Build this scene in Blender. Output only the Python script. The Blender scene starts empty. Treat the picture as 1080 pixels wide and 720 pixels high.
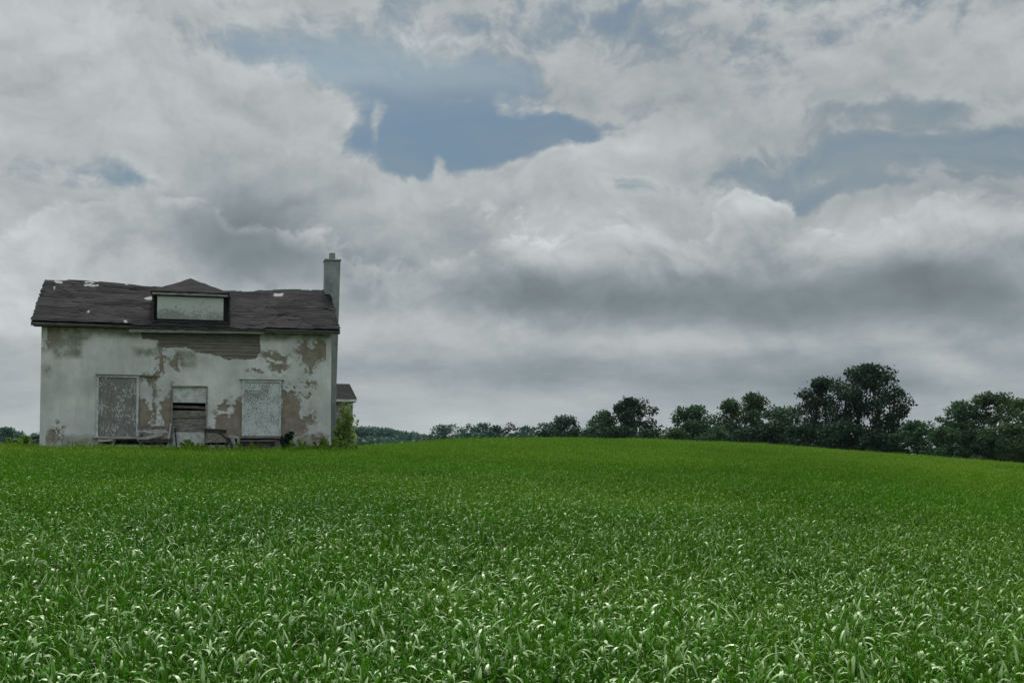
import bpy, bmesh, math, random
import numpy as np
from mathutils import Vector, Matrix

sc = bpy.context.scene
COL = sc.collection
rng = np.random.default_rng(7)
random.seed(7)

# ------------------------------------------------------------------ camera frame
F, HZ, EYE = 1200.0, 472.0, 1.70          # focal length and horizon row, in pixels of a 1080 wide frame
PITCH = math.radians(2.5)
CY = HZ - F * math.tan(PITCH)

def ray(px, py):
    xc, yc = (px - 540) / F, (CY - py) / F
    return np.array([xc, math.cos(PITCH) - yc * math.sin(PITCH), math.sin(PITCH) + yc * math.cos(PITCH)])

def at(px, py, depth):
    r = ray(px, py)
    r = r * (depth / r[1])
    return np.array([r[0], r[1], r[2] + EYE])

def project(P):
    """world points (n,3) -> 1080-frame pixels"""
    P = np.asarray(P, float) - np.array([0, 0, EYE])
    c, s = math.cos(PITCH), math.sin(PITCH)
    zc = P[..., 1] * c + P[..., 2] * s
    yc = -P[..., 1] * s + P[..., 2] * c
    return np.stack([540 + F * P[..., 0] / zc, CY - F * yc / zc], -1)

# ------------------------------------------------------------------ numpy noise
def _hash(ix, iy, seed):
    n = (ix.astype(np.int64) * 374761393 + iy.astype(np.int64) * 668265263 + seed * 974634777) & 0x7fffffff
    n = ((n ^ (n >> 13)) * 1274126177) & 0x7fffffff
    return ((n ^ (n >> 16)) & 0xffff) / 65535.0

def vnoise(x, y, seed=0):
    ix, iy = np.floor(x), np.floor(y)
    fx, fy = x - ix, y - iy
    fx, fy = fx * fx * (3 - 2 * fx), fy * fy * (3 - 2 * fy)
    a, b = _hash(ix, iy, seed), _hash(ix + 1, iy, seed)
    c, d = _hash(ix, iy + 1, seed), _hash(ix + 1, iy + 1, seed)
    return (a * (1 - fx) + b * fx) * (1 - fy) + (c * (1 - fx) + d * fx) * fy

def fbm(x, y, seed=0, octv=4):
    s, a, t = 0, 0.5, 0
    for k in range(octv):
        s = s + a * vnoise(x * 2 ** k, y * 2 ** k, seed + k * 17)
        t += a
        a *= 0.5
    return s / t

def sstep(a, b, x):
    t = np.clip((x - a) / (b - a), 0, 1)
    return t * t * (3 - 2 * t)

def poly_sdf(px, py, poly):
    """signed distance (negative inside) to a polygon"""
    poly = np.asarray(poly, float)
    d = np.full(px.shape, 1e9)
    inside = np.zeros(px.shape, bool)
    n = len(poly)
    for i in range(n):
        ax, ay = poly[i]
        bx, by = poly[(i + 1) % n]
        ex, ey = bx - ax, by - ay
        wx, wy = px - ax, py - ay
        t = np.clip((wx * ex + wy * ey) / (ex * ex + ey * ey + 1e-9), 0, 1)
        d = np.minimum(d, np.hypot(wx - ex * t, wy - ey * t))
        cond = ((ay <= py) & (by > py)) | ((by <= py) & (ay > py))
        xi = ax + (py - ay) / (by - ay + (1e-9 if by == ay else 0)) * ex
        inside ^= cond & (px < xi)
    return np.where(inside, -d, d)

# ------------------------------------------------------------------ terrain
CREST_X = np.array([-400, 0, 40, 200, 355, 400, 440, 490, 560, 680, 760, 860, 960, 1080, 1300.])
CREST_Y = np.array([467, 468, 469, 470, 470.5, 469, 466, 463, 462, 463, 466, 472, 480, 489.5, 500.])
CREST_A = np.arctan((CREST_X - 540) / F)
CREST_DA = np.array([-1.0, -0.16, -0.05, 0.10, 0.45, 1.0])
CREST_D = np.array([47, 47, 62, 74, 70, 70.])

def ground(x, y):
    x, y = np.asarray(x, float), np.asarray(y, float)
    r = np.hypot(x, y)
    az = np.arctan2(x, y)
    D = np.interp(az, CREST_DA, CREST_D)
    yy = np.interp(az, CREST_A, CREST_Y)
    zc = EYE + (HZ - yy) / F * D * np.cos(np.clip(az, -0.6, 0.6)) - 0.575
    w = 1 - sstep(0.9, 2.0, np.abs(az))
    t = np.clip(r / D, 0, 1)
    rise = zc * w * (0.8 * t * t * (3 - 2 * t) + 0.2 * t)
    t2 = (r - D)
    fall = (zc * w + 3.2) * sstep(6, 85, t2)
    hill = 15 * sstep(330, 900, r) * np.exp(-((az + 0.22) / 0.22) ** 2) * (1 - sstep(1200, 2400, r) * .6)
    und = (fbm(x * 0.11 + 31, y * 0.11 + 7, 3, 3) - 0.5) * 0.16 * sstep(4, 14, r)
    return rise - fall + hill + und

# ------------------------------------------------------------------ material helpers
def new_mat(name):
    m = bpy.data.materials.new(name)
    m.use_nodes = True
    nt = m.node_tree
    b = nt.nodes['Principled BSDF']
    return m, nt, b

class NT:
    """tiny node-graph writer"""
    def __init__(s, nt):
        s.nt = nt
    def node(s, t, **kw):
        n = s.nt.nodes.new(t)
        for k, v in kw.items():
            setattr(n, k, v)
        return n
    def put(s, sock, v):
        if isinstance(v, bpy.types.NodeSocket):
            s.nt.links.new(v, sock)
        elif v is not None:
            if sock.type == 'RGBA' and len(v) == 3:
                v = (*v, 1)
            sock.default_value = v
    def math(s, op, a, b=None, c=None, clamp=False):
        n = s.node('ShaderNodeMath', operation=op, use_clamp=clamp)
        s.put(n.inputs[0], a)
        if b is not None: s.put(n.inputs[1], b)
        if c is not None: s.put(n.inputs[2], c)
        return n.outputs[0]
    def vmath(s, op, a, b=None, c=None):
        n = s.node('ShaderNodeVectorMath', operation=op)
        s.put(n.inputs[0], a)
        if b is not None: s.put(n.inputs[1], b)
        if c is not None: s.put(n.inputs[2], c)
        return n.outputs['Value'] if op in ('DOT_PRODUCT', 'LENGTH', 'DISTANCE') else n.outputs[0]
    def noise(s, vec, scale, detail=4, rough=0.55, col=False):
        n = s.node('ShaderNodeTexNoise')
        if vec is not None: s.put(n.inputs['Vector'], vec)
        n.inputs['Scale'].default_value = scale
        n.inputs['Detail'].default_value = detail
        n.inputs['Roughness'].default_value = rough
        return n.outputs['Color'] if col else n.outputs['Fac']
    def mix(s, f, a, b, blend='MIX'):
        n = s.node('ShaderNodeMix', data_type='RGBA', blend_type=blend)
        s.put(n.inputs[0], f)
        s.put(n.inputs[6], a)
        s.put(n.inputs[7], b)
        return n.outputs[2]
    def step(s, x, a, b, lo=0.0, hi=1.0):
        n = s.node('ShaderNodeMapRange', interpolation_type='SMOOTHSTEP')
        s.put(n.inputs['Value'], x)
        n.inputs['From Min'].default_value, n.inputs['From Max'].default_value = a, b
        n.inputs['To Min'].default_value, n.inputs['To Max'].default_value = lo, hi
        return n.outputs[0]
    def attr(s, name):
        return s.node('ShaderNodeAttribute', attribute_name=name).outputs['Fac']
    def coord(s, which='Object'):
        return s.node('ShaderNodeTexCoord').outputs[which]
    def pos(s):
        return s.node('ShaderNodeNewGeometry').outputs['Position']
    def scale(s, vec, v):
        return s.vmath('MULTIPLY', vec, v)
    def bump(s, h, strength, dist, bsdf):
        n = s.node('ShaderNodeBump')
        n.inputs['Strength'].default_value = strength
        n.inputs['Distance'].default_value = dist
        s.put(n.inputs['Height'], h)
        s.nt.links.new(n.outputs[0], bsdf.inputs['Normal'])

def simple_mat(name, c1, c2, scale=6, rough=0.85, stretch=(1, 1, 1), bump=0.3, spec=0.3, lo=.35, hi=.65):
    m, nt, b = new_mat(name)
    g = NT(nt)
    v = g.scale(g.coord(), stretch)
    n = g.noise(v, scale, 6, 0.65)
    g.put(b.inputs['Base Color'], g.mix(g.step(n, lo, hi), c1, c2))
    b.inputs['Roughness'].default_value = rough
    b.inputs['Specular IOR Level'].default_value = spec
    g.bump(n, bump, 0.02, b)
    return m

def leaf_mat(name, c_dark, c_light, transl=0.3, rough=0.5, nscale=0.6, spec=0.35):
    m, nt, b = new_mat(name)
    g = NT(nt)
    n = g.noise(g.pos(), nscale, 3, 0.6)
    a = g.attr('tone')
    f = g.math('ADD', g.math('MULTIPLY', g.step(n, .3, .7), .5), g.math('MULTIPLY', a, .5))
    col = g.mix(f, c_dark, c_light)
    g.put(b.inputs['Base Color'], col)
    b.inputs['Roughness'].default_value = rough
    b.inputs['Specular IOR Level'].default_value = spec * .4
    tr = g.node('ShaderNodeBsdfTranslucent')
    g.put(tr.inputs['Color'], g.mix(.4, col, (col and (c_light[0] * 1.6, c_light[1] * 1.7, c_light[2] * .9))))
    mx = g.node('ShaderNodeMixShader')
    mx.inputs[0].default_value = transl
    nt.links.new(b.outputs[0], mx.inputs[1])
    nt.links.new(tr.outputs[0], mx.inputs[2])
    nt.links.new(mx.outputs[0], nt.nodes['Material Output'].inputs['Surface'])
    return m

# ------------------------------------------------------------------ object helpers
def link(o, parent=None):
    COL.objects.link(o)
    if parent is not None:
        o.parent = parent
    return o

def mesh_np(name, verts, faces, mat, parent=None, attrs=None, smooth=False, loc=None):
    """verts (n,3), faces (m,k) int array -> object"""
    me = bpy.data.meshes.new(name)
    verts = np.asarray(verts, np.float32)
    faces = np.asarray(faces, np.int32)
    k = faces.shape[1]
    me.vertices.add(len(verts))
    me.vertices.foreach_set('co', verts.ravel())
    me.loops.add(faces.size)
    me.loops.foreach_set('vertex_index', faces.ravel())
    me.polygons.add(len(faces))
    me.polygons.foreach_set('loop_start', np.arange(0, faces.size, k, dtype=np.int32))
    me.update(calc_edges=True)
    me.validate()
    if attrs:
        for an, av in attrs.items():
            a = me.attributes.new(an, 'FLOAT', 'POINT')
            a.data.foreach_set('value', np.asarray(av, np.float32))
    if smooth:
        me.polygons.foreach_set('use_smooth', np.ones(len(me.polygons), bool))
    if mat: me.materials.append(mat)
    o = bpy.data.objects.new(name, me)
    if loc is not None: o.location = loc
    return link(o, parent)

def bm_obj(name, bm, mat, parent=None, bevel=0.0):
    if bevel:
        bmesh.ops.bevel(bm, geom=bm.edges[:], offset=bevel, segments=1, affect='EDGES', clamp_overlap=True)
    bmesh.ops.recalc_face_normals(bm, faces=bm.faces[:])
    me = bpy.data.meshes.new(name)
    bm.to_mesh(me)
    bm.free()
    if mat: me.materials.append(mat)
    return link(bpy.data.objects.new(name, me), parent)

def add_box(bm, c, size, rot=None, jit=0.0):
    """box with centre c; rot = Matrix"""
    M = Matrix.Translation(Vector(c)) @ (rot.to_4x4() if rot is not None else Matrix.Identity(4)) @ Matrix.Diagonal((*size, 1))
    r = bmesh.ops.create_cube(bm, size=1.0, matrix=M)
    if jit:
        for v in r['verts']:
            v.co += Vector([random.uniform(-jit, jit) for _ in range(3)])
    return r['verts']

def add_beam(bm, a, b, w, t, jit=0.0):
    """a plank from a to b, w wide (roughly vertical/up side), t thick"""
    a, b = Vector(a), Vector(b)
    d = (b - a)
    q = d.to_track_quat('X', 'Z')
    return add_box(bm, (a + b) / 2, (d.length, t, w), q.to_matrix(), jit)

def tube_arrays(path, radii, sides=6):
    path = np.asarray(path, float)
    n = len(path)
    V, Fc = [], []
    for i in range(n):
        t = path[min(i + 1, n - 1)] - path[max(i - 1, 0)]
        t = t / (np.linalg.norm(t) + 1e-9)
        ref = np.array([1.0, 0, 0]) if abs(t[0]) < 0.8 else np.array([0, 1.0, 0])
        u = np.cross(t, ref); u /= np.linalg.norm(u)
        w = np.cross(t, u)
        for k in range(sides):
            an = 2 * math.pi * k / sides
            V.append(path[i] + radii[i] * (math.cos(an) * u + math.sin(an) * w))
    for i in range(n - 1):
        for k in range(sides):
            k2 = (k + 1) % sides
            Fc.append((i * sides + k, i * sides + k2, (i + 1) * sides + k2, (i + 1) * sides + k))
    return np.array(V), np.array(Fc)

def join_arrays(lst):
    V, Fc, off = [], [], 0
    for v, f in lst:
        V.append(v); Fc.append(f + off); off += len(v)
    return np.concatenate(V), np.concatenate(Fc)

def empty(name, loc, label, cat, group=None, rz=0.0):
    o = bpy.data.objects.new(name, None)
    o.empty_display_size = 0.3
    o.location = loc
    o.rotation_euler = (0, 0, rz)
    o['label'], o['category'] = label, cat
    if group: o['group'] = group
    return link(o)

def tag(o, label, cat, group=None, kind=None):
    if label: o['label'] = label
    if cat: o['category'] = cat
    if group: o['group'] = group
    if kind: o['kind'] = kind
    return o

# ------------------------------------------------------------------ materials
M_soil, nt, b = new_mat('field_soil')
g = NT(nt)
p = g.pos()
n = g.noise(p, 1.4, 6, .7)
far = g.step(g.vmath('LENGTH', p), 85, 130)
grass = g.mix(g.step(g.noise(p, .05, 5, .6), .35, .65), (.045, .085, .022), (.07, .105, .03))
soil = g.mix(g.step(n, .35, .65), (.030, .034, .014), (.028, .055, .014))
g.put(b.inputs['Base Color'], g.mix(far, soil, grass))
b.inputs['Roughness'].default_value = 1
b.inputs['Specular IOR Level'].default_value = .1
g.bump(n, .8, .08, b)

def make_stucco():
    m, nt, b = new_mat('weathered_stucco')
    g = NT(nt)
    co = g.coord()
    brick_f, board_f, stain_f = g.attr('bare'), g.attr('board'), g.attr('stain')
    big = g.noise(co, .55, 5, .6)
    streak = g.noise(g.scale(co, (3.2, 3.2, .35)), 1.6, 6, .65)
    fine = g.noise(co, 16, 6, .7)
    paint = g.mix(g.step(big, .35, .68), (.42, .44, .435), (.64, .655, .645))
    paint = g.mix(g.math('MULTIPLY', g.step(streak, .48, .78), .45), paint, (.30, .32, .29))
    flake = g.math('MULTIPLY', g.step(g.noise(co, 5.2, 8, .72), .60, .66), g.step(big, .42, .62))
    paint = g.mix(g.math('MULTIPLY', flake, .55), paint, (.30, .29, .25))
    paint = g.mix(g.math('MULTIPLY', g.step(fine, .45, .8), .3), paint, (.36, .38, .36))
    paint = g.mix(g.math('MULTIPLY', stain_f, g.step(g.noise(co, 2.2, 6, .7), .25, .6)), paint, (.21, .215, .165))
    bare = g.mix(g.step(g.noise(co, 3.2, 6, .7), .35, .65), (.195, .172, .138), (.285, .253, .207))
    bt = g.node('ShaderNodeTexBrick')
    g.put(bt.inputs['Vector'], g.node('ShaderNodeCombineXYZ').outputs[0])
    cx = nt.nodes[-1]
    sp = g.node('ShaderNodeSeparateXYZ')
    nt.links.new(co, sp.inputs[0])
    nt.links.new(sp.outputs[0], cx.inputs[0])
    nt.links.new(sp.outputs[2], cx.inputs[1])
    bt.inputs['Scale'].default_value = 4.5
    bt.inputs['Mortar Size'].default_value = .03
    g.put(bt.inputs['Color1'], (1, 1, 1)); g.put(bt.inputs['Color2'], (.86, .82, .8)); g.put(bt.inputs['Mortar'], (.72, .70, .68))
    bare = g.mix(.45, bare, bt.outputs['Color'], 'MULTIPLY')
    wood = g.mix(g.step(g.noise(g.scale(co, (.7, 1, 14)), 2.2, 7, .7), .32, .68), (.085, .078, .066), (.235, .215, .185))
    c = g.mix(brick_f, paint, bare)
    c = g.mix(board_f, c, wood)
    g.put(b.inputs['Base Color'], c)
    b.inputs['Roughness'].default_value = .9
    b.inputs['Specular IOR Level'].default_value = .25
    g.bump(g.math('ADD', fine, g.noise(co, 3, 5, .6)), .35, .03, b)
    return m
M_stucco = make_stucco()

def make_shingle():
    m, nt, b = new_mat('old_asphalt_shingles')
    g = NT(nt)
    co = g.coord()
    row, pale = g.attr('tab'), g.attr('pale')
    n1 = g.noise(g.scale(co, (1.2, 4, 4)), 1.3, 7, .7)
    n2 = g.noise(co, 20, 4, .7)
    c = g.mix(g.step(n1, .3, .72), (.009, .009, .0096), (.029, .0285, .030))
    c = g.mix(g.math('MULTIPLY', row, .7), c, (.085, .081, .083))
    c = g.mix(g.math('MULTIPLY', g.step(n2, .4, .75), .4), c, (.008, .0078, .008))
    c = g.mix(g.math('MULTIPLY', g.attr('torn'), .9), c, (.004, .004, .004))
    c = g.mix(pale, c, (.30, .305, .305))
    g.put(b.inputs['Base Color'], c)
    b.inputs['Roughness'].default_value = .88
    b.inputs['Specular IOR Level'].default_value = .04
    g.bump(n2, .5, .03, b)
    return m
M_shingle = make_shingle()

def make_panel(name, wood1, wood2, paint, lo, hi, fs=7.5, st=(1.25, 1.25, .8), zfade=None):
    m, nt, b = new_mat(name)
    g = NT(nt)
    co = g.coord()
    flake = g.math('ADD', g.noise(g.scale(co, st), fs, 7, .70), g.math('MULTIPLY', g.math('SUBTRACT', g.noise(co, 1.3, 3, .5), .5), .55))
    if zfade:
        sp = g.node('ShaderNodeSeparateXYZ'); nt.links.new(co, sp.inputs[0])
        flake = g.math('ADD', flake, g.step(sp.outputs[2], zfade[0], zfade[1], -.16, .12))
    grain = g.noise(g.scale(co, (12, 12, .6)), 2, 6, .7)
    wood = g.mix(g.step(grain, .3, .7), wood1, wood2)
    g.put(b.inputs['Base Color'], g.mix(g.step(flake, lo, hi), wood, paint))
    b.inputs['Roughness'].default_value = .85
    g.bump(flake, .4, .02, b)
    return m
M_panel_brown = make_panel('peeled_brown_board', (.120, .118, .112), (.195, .19, .182), (.42, .43, .43), .54, .63, 14, (1.25, 1.25, .6))
M_panel_white = make_panel('flaking_white_board', (.15, .16, .16), (.24, .25, .25), (.47, .52, .52), .43, .50, 17, (1.15, 1.15, .9))
M_panel_dormer = make_panel('grimy_white_board', (.20, .21, .20), (.27, .29, .28), (.42, .46, .445), .42, .60, 9, (1, 1, 1.2), (5.4, 6.1))
M_white = simple_mat('weathered_white_paint', (.32, .34, .335), (.52, .545, .54), 5, .8)
M_greytrim = simple_mat('grey_weathered_trim', (.12, .12, .115), (.26, .26, .25), 4, .85, (1, 1, 4))
M_greywood = simple_mat('grey_weathered_wood', (.085, .078, .07), (.24, .225, .205), 5, .9, (1, 1, 5))
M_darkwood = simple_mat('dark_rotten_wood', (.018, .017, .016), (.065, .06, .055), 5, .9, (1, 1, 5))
M_lightwood = simple_mat('pale_bare_wood', (.24, .235, .22), (.42, .42, .40), 5, .9, (1, 1, 5))
M_block = simple_mat('grey_chimney_render', (.19, .215, .215), (.30, .325, .325), 2.2, .95, (1, 1, .5), .6)
nt_ = M_block.node_tree; g = NT(nt_); b_ = nt_.nodes['Principled BSDF']
co = g.coord(); sp_ = g.node('ShaderNodeSeparateXYZ'); nt_.links.new(co, sp_.inputs[0])
cx_ = g.node('ShaderNodeCombineXYZ'); nt_.links.new(g.math('ADD', sp_.outputs[0], sp_.outputs[1]), cx_.inputs[0]); nt_.links.new(sp_.outputs[2], cx_.inputs[1])
bt_ = g.node('ShaderNodeTexBrick'); nt_.links.new(cx_.outputs[0], bt_.inputs['Vector'])
bt_.inputs['Scale'].default_value = 2.5; bt_.inputs['Mortar Size'].default_value = .02
g.put(bt_.inputs['Color1'], (1, 1, 1)); g.put(bt_.inputs['Color2'], (.86, .87, .88)); g.put(bt_.inputs['Mortar'], (.62, .62, .62))
g.put(b_.inputs['Base Color'], g.mix(.75, b_.inputs['Base Color'].links[0].from_socket, bt_.outputs['Color'], 'MULTIPLY'))
M_pot = simple_mat('grey_flue_clay', (.15, .165, .165), (.24, .255, .25), 9, .9)
M_black = simple_mat('black_metal_and_void', (.012, .012, .012), (.03, .03, .03), 10, .6)  # pipe metal, and the black that stands for shade inside the dormer
M_bark = simple_mat('tree_bark', (.022, .018, .014), (.06, .05, .04), 8, .95, (1, 1, .25), .8)
M_twig = simple_mat('pale_twig_bark', (.07, .055, .035), (.14, .12, .08), 8, .9)

M_leaf_dark = leaf_mat('dark_foliage', (.004, .018, .009), (.016, .048, .021), .2, .7)
M_leaf_mid = leaf_mat('mid_green_foliage', (.013, .046, .020), (.042, .098, .036), .24, .7)
M_leaf_light = leaf_mat('light_green_foliage', (.035, .062, .018), (.085, .125, .034), .28, .5)
M_leaf_olive = leaf_mat('olive_foliage', (.015, .042, .015), (.046, .092, .029), .24, .7)
M_leaf_far = leaf_mat('haze_tinted_foliage', (.014, .055, .042), (.042, .10, .068), .24, .6, .08)  # blue-green distance haze mixed into the leaf colour
M_leaf_sapling = leaf_mat('bright_sapling_foliage', (.09, .155, .035), (.23, .32, .10), .42, .5, 3)
M_leaf_weed = leaf_mat('weed_foliage', (.065, .135, .02), (.19, .30, .045), .3, .5, 3)

# ------------------------------------------------------------------ ground
def build_ground():
    na = 360
    radii = np.concatenate([[0.02], np.geomspace(0.6, 120, 150), np.geomspace(126, 5000, 60)])
    ang = np.linspace(0, 2 * math.pi, na, endpoint=False)
    R, A = np.meshgrid(radii, ang, indexing='ij')
    X, Y = R * np.sin(A), R * np.cos(A)
    Z = ground(X, Y)
    V = np.stack([X, Y, Z], -1).reshape(-1, 3)
    i, j = np.meshgrid(np.arange(len(radii) - 1), np.arange(na), indexing='ij')
    j2 = (j + 1) % na
    Fc = np.stack([i * na + j, i * na + j2, (i + 1) * na + j2, (i + 1) * na + j], -1).reshape(-1, 4)[:, ::-1]
    o = mesh_np('ground', V, Fc, M_soil, smooth=True)
    o['kind'] = 'structure'
build_ground()

# ------------------------------------------------------------------ house frame
TH = math.radians(15.8)
CO, SI = math.cos(TH), math.sin(TH)
W = 10.6
kL, kR = (42 - 540) / F, (349 - 540) / F
YL = (W * CO - kR * W * SI) / (kR - kL)
XL = kL * YL
ZB = float(ground(XL + .5 * W * CO, YL + .5 * W * SI)) - 0.12     # z of the wall foot
DEP = 7.0                                                        # depth of the house

def h2w(u, v, z):
    return np.stack([XL + u * CO - v * SI, YL + u * SI + v * CO, z + 0 * u], -1)

def hp(px, py, v):
    """pixel -> (u, z_local) on the house plane v"""
    r = ray(px, py)
    # point t*r : v = -(x-XL)*SI + (y-YL)*CO
    t = (v - XL * SI + YL * CO) / (-r[0] * SI + r[1] * CO)
    x, y, z = r * t
    return ((x - XL) * CO + (y - YL) * SI, z + EYE - ZB)

house = empty('abandoned_house', (XL, YL, ZB), 'derelict white stucco farmhouse with boarded openings, dark sagging roof and a dormer', 'house', rz=TH)
ZE = hp(33, 338, -.38)[1]                    # roof edge at the eave (front)
ZR = float(EYE + (HZ - 294) / F * (YL + 3.5 * CO)) - ZB
VE, VR = -.38, 3.5
SL = (ZR - ZE) / (VR - VE)
UL, UR = -.33, W + .30
ZW = ZE + SL * (0 - VE) - .10                # wall top

# ---- front wall with lost stucco
DOOR = [(182.5, 407), (217, 467)]
NB = [(182, 217, 407, 468), (104, 147, 463.5, 469), (253.5, 290, 462.5, 468), (148, 180, 462.5, 469), (219, 250, 462, 469)]   # openings cut through; the last two added for dark behind the timber

BARE = [
    [(44.5, 343), (60, 343), (60, 353), (55, 360), (47, 360)],
    [(166.5, 352), (172, 366), (170, 372), (172, 384), (174, 391), (167, 393)],
    [(181, 378), (187, 377.5), (187.5, 388), (181.5, 388)],
    [(168, 396), (160, 399), (160, 404), (163, 410), (164, 418), (162, 424), (165, 432), (164, 444), (161.5, 440), (162, 428), (160.5, 420), (161.5, 412), (157.5, 404), (155.5, 397)],
    [(145, 422), (153, 422), (157, 430), (159, 438), (156, 446), (155, 452), (145, 452)],
    [(183, 408), (178, 416), (177, 421), (171, 426), (170.5, 438), (173, 446), (172, 453), (183, 456)],
    [(255, 420), (255, 459), (240, 458), (236, 453), (227.5, 452), (228, 440), (236, 436), (243, 441), (246, 437), (247, 427)],
    [(230, 428), (238, 424), (241, 429), (235, 434)],
    [(296, 408), (300, 411), (305, 415), (309, 410), (312, 416), (316, 424), (315, 436), (319, 442), (322, 446), (323, 454), (310, 457), (296, 458)],
    [(316, 362), (320, 363), (324, 368), (327, 371), (331, 368), (334, 362), (336, 357), (342, 359), (344, 366), (345, 374), (339, 378), (333, 383), (330, 386), (328.5, 393), (325, 393), (325.5, 385), (321, 381), (319, 375), (316.5, 371)],
    [(277, 374), (284, 375), (301, 377), (300, 382), (290, 382), (283, 379)],
    [(284, 383), (298, 385), (297, 389), (286, 389)],
    [(267, 390), (274, 390), (274, 392), (268, 392)],
    [(324, 404), (328, 404), (327, 408), (324, 408)], [(325, 412), (328, 413), (327, 419), (325, 418)],
    [(321, 438), (328, 440), (326, 446), (321, 444)],
    [(55, 453), (58, 452), (58, 466), (54, 467)], [(59, 450), (61, 450), (60.5, 462), (59.5, 462)],
    [(330, 463), (348, 464), (348, 470), (330, 470)],
]
BOARD = [[(149, 347), (275, 347), (274.5, 372), (268, 378), (240, 379), (232, 375), (222, 373), (207, 372.5), (200, 367.5), (186, 366), (168, 366.5), (167.5, 358), (150, 357)]]
STAIN = [[(43, 342), (149, 347), (149, 354), (130, 356), (100, 354), (88, 362), (86, 378), (60, 378), (56, 368), (44, 372)],
         [(138, 366), (167, 366), (167, 378), (142, 376)],
         [(275, 348), (349, 350), (349, 358), (275, 360)], [(44, 384), (54, 386), (53, 397), (46, 397)],
         [(182, 367), (206, 372), (206, 386), (193, 390)],
         [(43, 458), (104, 460), (104, 470), (43, 470)], [(290, 458), (349, 458), (349, 471), (290, 471)]]

def build_front_wall():
    nu, nz = 640, 290
    zt = ZW
    U, Z = np.meshgrid(np.linspace(0, W, nu), np.linspace(0, zt, nz), indexing='ij')
    pp = project(h2w(U, 0 * U, Z + ZB))
    px, py = pp[..., 0], pp[..., 1]
    wx = px + (fbm(U * 2.2, Z * 2.2, 11, 5) - .5) * 7 + (fbm(U * 11, Z * 11, 13, 3) - .5) * 3
    wy = py + (fbm(U * 2.2, Z * 2.2, 12, 5) - .5) * 6 + (fbm(U * 11, Z * 11, 14, 3) - .5) * 3
    bare = np.full(U.shape, 99.0)
    for q in BARE: bare = np.minimum(bare, poly_sdf(wx, wy, q))
    nn = fbm(U * 5, Z * 5, 21, 5)
    bare_m = sstep(.35, -.35, bare)
    # crumbling flecks in the neighbourhood of a bare patch
    bare_m = np.maximum(bare_m, np.maximum(sstep(.60, .64, nn) * sstep(11, 1, bare), sstep(.54, .58, fbm(U * 9, Z * 9, 22, 4)) * sstep(5, 0, bare)))
    brd = np.full(U.shape, 99.0)
    for q in BOARD: brd = np.minimum(brd, poly_sdf(wx * .7 + px * .3, wy * .6 + py * .4, q))
    brd_m = sstep(.3, -.3, brd)
    stn = np.full(U.shape, 99.0)
    for q in STAIN: stn = np.minimum(stn, poly_sdf(wx, wy, q))
    stn_m = sstep(3, -4, stn)
    bare_m = bare_m * (1 - brd_m)
    lap = (Z / .135) % 1.0
    wob = (fbm(U * .5, np.floor(Z / .135) * 3.7, 31, 2) - .5) * .02
    V = bare_m * .030 + brd_m * (.055 - .028 * (1 - lap) + wob) + (fbm(U * 1.1, Z * 1.1, 41, 4) - .5) * .03
    verts = np.stack([U, V, Z], -1).reshape(-1, 3)
    i, j = np.meshgrid(np.arange(nu - 1), np.arange(nz - 1), indexing='ij')
    fc = np.stack([i * nz + j, (i + 1) * nz + j, (i + 1) * nz + j + 1, i * nz + j + 1], -1).reshape(-1, 4)
    cx = px.reshape(-1)[fc].mean(1); cy = py.reshape(-1)[fc].mean(1)
    keep = np.ones(len(fc), bool)
    for x0, x1, y0, y1 in NB:
        keep &= ~((cx > x0) & (cx < x1) & (cy > y0) & (cy < y1))
    return mesh_np('front_wall', verts, fc[keep], M_stucco, house,
                   {'bare': bare_m.ravel(), 'board': brd_m.ravel(), 'stain': stn_m.ravel()}, smooth=True)
build_front_wall()['label'] = 'front wall of white stucco broken away in brown patches'

def gable_wall(u):
    zt = ZW
    bm = bmesh.new()
    prof = [(0.0, 0), (DEP, 0), (DEP, zt), (VR, ZR - .12), (0.0, zt)]
    th = .2 if u < 1 else -.2
    a = [bm.verts.new((u, v, z)) for v, z in prof]
    c = [bm.verts.new((u + th, v, z)) for v, z in prof]
    bm.faces.new(a); bm.faces.new(c[::-1])
    for k in range(5):
        bm.faces.new((a[k], a[(k + 1) % 5], c[(k + 1) % 5], c[k]))
    return bm_obj('gable_wall', bm, M_stucco, house)
gable_wall(0.003); gable_wall(W - .003)
bm = bmesh.new(); add_box(bm, (W / 2, DEP - .1, ZW / 2), (W - .42, .2, ZW)); bm_obj('rear_wall', bm, M_stucco, house)
bm = bmesh.new(); add_box(bm, (W / 2, DEP / 2, .3), (W - .42, DEP - .5, .1)); bm_obj('floor', bm, M_darkwood, house)

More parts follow.
